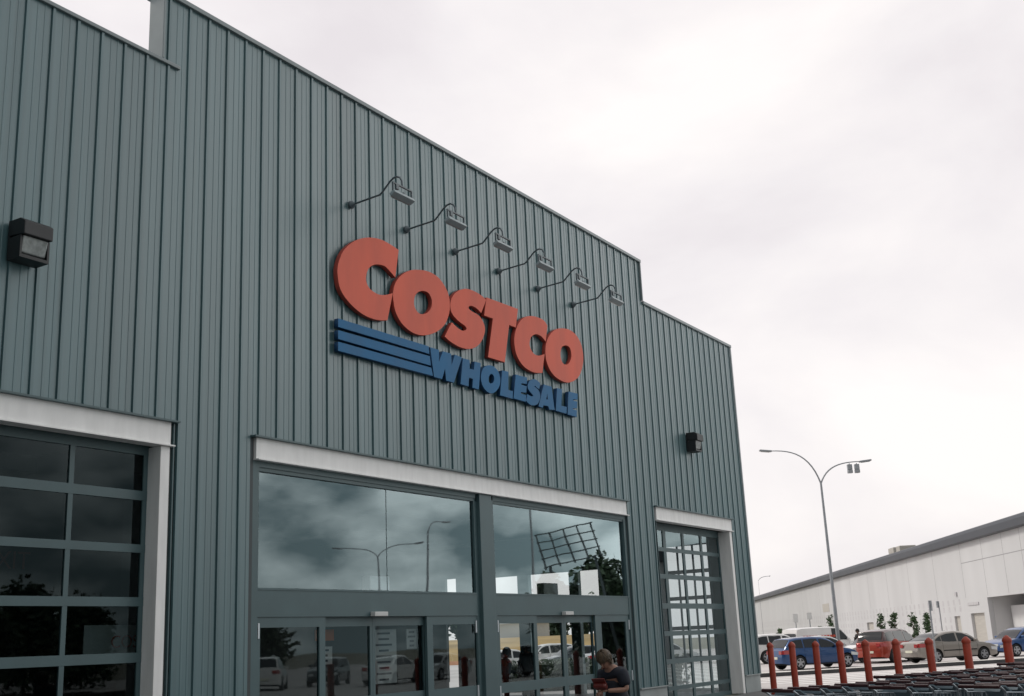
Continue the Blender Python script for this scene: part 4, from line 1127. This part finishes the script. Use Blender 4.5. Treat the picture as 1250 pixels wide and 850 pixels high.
    JSs = dict(JS)
    if sleeve == 'short':
        for n in 'LR': JS['el'+n] = (tuple(Vector(JS['sh'+n][0]).lerp(Vector(JS['el'+n][0]), .86)), JS['el'+n][1]+.016*s)
    grow(ks, es, .017, 'shirt', top, 'waist')
    JS.update(JSs)
    grow(['pelvis','hipL','hipR','knL','knR','anL','anR'], [e for n in 'LR' for e in (('pelvis','hip'+n),('hip'+n,'kn'+n),('kn'+n,'an'+n))], .014, 'trousers', bottom, 'pelvis')
    for n in 'LR':
        a = Vector(JS['an'+n][0]); mb = ellipsoid(a+Vector((.07,0,-.045))*s, (.135*s,.05*s,.042*s), None, 14, 8); mb.build('shoe', M['shoe'], root, smooth=80)
    return root, JS
wp = Vector((14.70, -5.86, 0))
face = math.atan2(.30, -1.0)
W_, JW = person(tuple(wp), face, .985, 'woman with dark blonde hair and navy top bowing over a red purse', M['skin'], M['hair'], M['navy'], M['denim'],
    dict(chest=(.05,0,1.25), collar=(.085,0,1.355), neck=(.135,0,1.425), skull=(.185,0,1.475), shL=(.06,.17,1.335), shR=(.06,-.17,1.335), elL=(.06,.25,1.10), elR=(.06,-.25,1.10), wrL=(.30,.10,1.10), wrR=(.27,-.06,1.06), head=(R(14), R(38))), 'short', hairlen=.075)
m3 = Matrix.Rotation(face, 3, 'Z')
hc = wp + m3 @ Vector((.40, .08, 1.145))
pr = empty('purse', tuple(hc), face+.3, 'open red leather purse held in the hands of the woman', 'purse')
mb = MB(); mb.obox((0,0,0), .11, .19, .08, Matrix.Rotation(R(-25), 3, 'Y')); mb.build('pouch', M['purse'], pr, bevel=.03)
mb = MB(); mb.obox((.03,0,.06), .12, .195, .018, Matrix.Rotation(R(-48), 3, 'Y')); mb.build('flap', M['purse'], pr, bevel=.008)
person((68.05, 5.95, 0), R(150), 1.03, 'person in black standing among the parked cars', M['skin2'], M['hairblack'], M['blackcloth'], M['blackcloth'], dict(elR=(.05,-.26,1.10), wrR=(.20,-.14,1.0), head=(.3,.1)), 'long', hairlen=.05)
person((27.0, 3.82, 0), R(-60), .99, 'person in a grey shirt inside the glazed lobby', M['skin2'], M['hairblack'], M['greycloth'], M['blackcloth'], dict(elL=(.05,.24,1.08), wrL=(.28,.14,1.02), head=(.2,.1)), 'long', hairlen=.06)
person((29.05, 4.38, 0), R(190), 1.06, 'person in black inside the glazed lobby', M['skin2'], M['hairblack'], M['blackcloth'], M['blackcloth'], dict(head=(-.4,.1)), 'long', hairlen=.06)

# ------------------------------------------------------------------ sky, sun, camera
sc = bpy.context.scene
SUN_EL, SUN_AZ = R(44), R(96)      # azimuth counted from +X towards +Y: behind the building
w = bpy.data.worlds.new('World'); sc.world = w; w.use_nodes = True
nt = w.node_tree; nt.nodes.clear(); L = nt.links.new
N = nt.nodes.new
out = N('ShaderNodeOutputWorld'); mixs = N('ShaderNodeMixShader')
sky = N('ShaderNodeTexSky'); sky.sky_type = 'NISHITA'; sky.sun_disc = False; sky.sun_elevation = SUN_EL; sky.sun_rotation = R(90)-SUN_AZ
sky.air_density = 1; sky.dust_density = 2.5
b1 = N('ShaderNodeBackground'); b1.inputs[1].default_value = .10; L(sky.outputs[0], b1.inputs[0])
tc = N('ShaderNodeTexCoord')
mp = N('ShaderNodeMapping'); mp.inputs['Scale'].default_value = (1.6, 1.6, 3.2); L(tc.outputs['Generated'], mp.inputs[0])
n1 = N('ShaderNodeTexNoise'); n1.inputs['Scale'].default_value = 1.5; n1.inputs['Detail'].default_value = 7; n1.inputs['Roughness'].default_value = .52; n1.inputs['Distortion'].default_value = .35
L(mp.outputs[0], n1.inputs['Vector'])
cr = N('ShaderNodeValToRGB')
cr.color_ramp.elements[0].position = .32; cr.color_ramp.elements[0].color = (.74, .695, .71, 1)
cr.color_ramp.elements[1].position = .62; cr.color_ramp.elements[1].color = (.94, .895, .875, 1)
e = cr.color_ramp.elements.new(.44); e.color = (.82, .78, .785, 1)
L(n1.outputs['Fac'], cr.inputs[0])
# brightest round the sun, heavier grey cloud on the opposite side of the sky
def dotdir(v):
    d = N('ShaderNodeVectorMath'); d.operation = 'DOT_PRODUCT'; d.inputs[1].default_value = Vector(v).normalized()
    L(tc.outputs['Generated'], d.inputs[0]); return d.outputs['Value']
mr = N('ShaderNodeMapRange'); mr.inputs[1].default_value = -.75; mr.inputs[2].default_value = .45; mr.inputs[3].default_value = 0; mr.inputs[4].default_value = 1
L(dotdir((.35, .95, .25)), mr.inputs[0])
cr2 = N('ShaderNodeValToRGB')      # bright broken cloud over the car park
cr2.color_ramp.elements[0].position = .36; cr2.color_ramp.elements[0].color = (.78, .80, .82, 1)
cr2.color_ramp.elements[1].position = .62; cr2.color_ramp.elements[1].color = (1.25, 1.25, 1.22, 1)
L(n1.outputs['Fac'], cr2.inputs[0])
# the front half of the sky: dull towards the left of the building, bright towards its far end
mx0 = N('ShaderNodeMapRange'); mx0.inputs[1].default_value = .45; mx0.inputs[2].default_value = .95; mx0.inputs[3].default_value = .48; mx0.inputs[4].default_value = 3.4
L(dotdir((1, 0, .25)), mx0.inputs[0])
mm0 = N('ShaderNodeMix'); mm0.data_type = 'RGBA'; mm0.blend_type = 'MULTIPLY'; mm0.inputs[0].default_value = 1
L(cr2.outputs[0], mm0.inputs[6]); L(mx0.outputs[0], mm0.inputs[7])
mc0 = N('ShaderNodeMix'); mc0.data_type = 'RGBA'; L(mr.outputs[0], mc0.inputs[0]); L(mm0.outputs[2], mc0.inputs[6]); L(cr.outputs[0], mc0.inputs[7])
# a bank of dark rain cloud low over the far side of the car park
n2 = N('ShaderNodeTexNoise'); n2.inputs['Scale'].default_value = 6; n2.inputs['Detail'].default_value = 8; n2.inputs['Roughness'].default_value = .5
L(mp.outputs[0], n2.inputs['Vector'])
cr3 = N('ShaderNodeValToRGB')
cr3.color_ramp.elements[0].position = .40; cr3.color_ramp.elements[0].color = (.33, .41, .43, 1)
cr3.color_ramp.elements[1].position = .64; cr3.color_ramp.elements[1].color = (1.35, 1.38, 1.36, 1)
L(n2.outputs['Fac'], cr3.inputs[0])
mr3 = N('ShaderNodeMapRange'); mr3.interpolation_type = 'SMOOTHSTEP'; mr3.inputs[1].default_value = .79; mr3.inputs[2].default_value = .92
L(dotdir((.82, -.57, 0)), mr3.inputs[0])
sx = N('ShaderNodeSeparateXYZ'); L(tc.outputs['Generated'], sx.inputs[0])
wob = N('ShaderNodeMath'); wob.operation = 'MULTIPLY_ADD'; wob.inputs[1].default_value = .22; wob.inputs[2].default_value = -.11; L(n2.outputs['Fac'], wob.inputs[0])
zz = N('ShaderNodeMath'); zz.operation = 'ADD'; L(sx.outputs['Z'], zz.inputs[0]); L(wob.outputs[0], zz.inputs[1])
mrz = N('ShaderNodeMapRange'); mrz.interpolation_type = 'SMOOTHSTEP'; mrz.inputs[1].default_value = .14; mrz.inputs[2].default_value = .22; mrz.inputs[3].default_value = 1; mrz.inputs[4].default_value = 0
L(zz.outputs[0], mrz.inputs[0])
bank = N('ShaderNodeMath'); bank.operation = 'MULTIPLY'; L(mr3.outputs[0], bank.inputs[0]); L(mrz.outputs[0], bank.inputs[1])
mc = N('ShaderNodeMix'); mc.data_type = 'RGBA'; L(bank.outputs[0], mc.inputs[0]); L(mc0.outputs[2], mc.inputs[6]); L(cr3.outputs[0], mc.inputs[7])
b2 = N('ShaderNodeBackground'); b2.inputs[1].default_value = 1.0; L(mc.outputs[2], b2.inputs[0])
mixs.inputs[0].default_value = .93
L(b1.outputs[0], mixs.inputs[1]); L(b2.outputs[0], mixs.inputs[2]); L(mixs.outputs[0], out.inputs[0])

sd = bpy.data.lights.new('sun', 'SUN'); sd.energy = 1.5; sd.angle = R(12); sd.color = (1, .95, .88)
so = bpy.data.objects.new('sun', sd); C.objects.link(so)
dv = Vector((math.cos(SUN_EL)*math.cos(SUN_AZ), math.cos(SUN_EL)*math.sin(SUN_AZ), math.sin(SUN_EL)))
so.rotation_euler = dv.to_track_quat('Z', 'Y').to_euler()

cd = bpy.data.cameras.new('camera'); co = bpy.data.objects.new('camera', cd); C.objects.link(co)
cd.sensor_width = 36; cd.lens = 40.366; cd.clip_start = .1; cd.clip_end = 3000
rot = Matrix(((.5329296, -.1886705, -.8248572), (-.8450299, -.1690257, -.5073015), (-.0437092, .9673850, -.2495110)))
co.matrix_world = Matrix.Translation(CAM) @ rot.to_4x4()
sc.camera = co
sc.view_settings.view_transform = 'Standard'; sc.view_settings.look = 'None'; sc.view_settings.exposure = .22; sc.view_settings.gamma = 1
sc.view_settings.use_curve_mapping = False
sc.cycles.max_bounces = 8; sc.cycles.transparent_max_bounces = 16
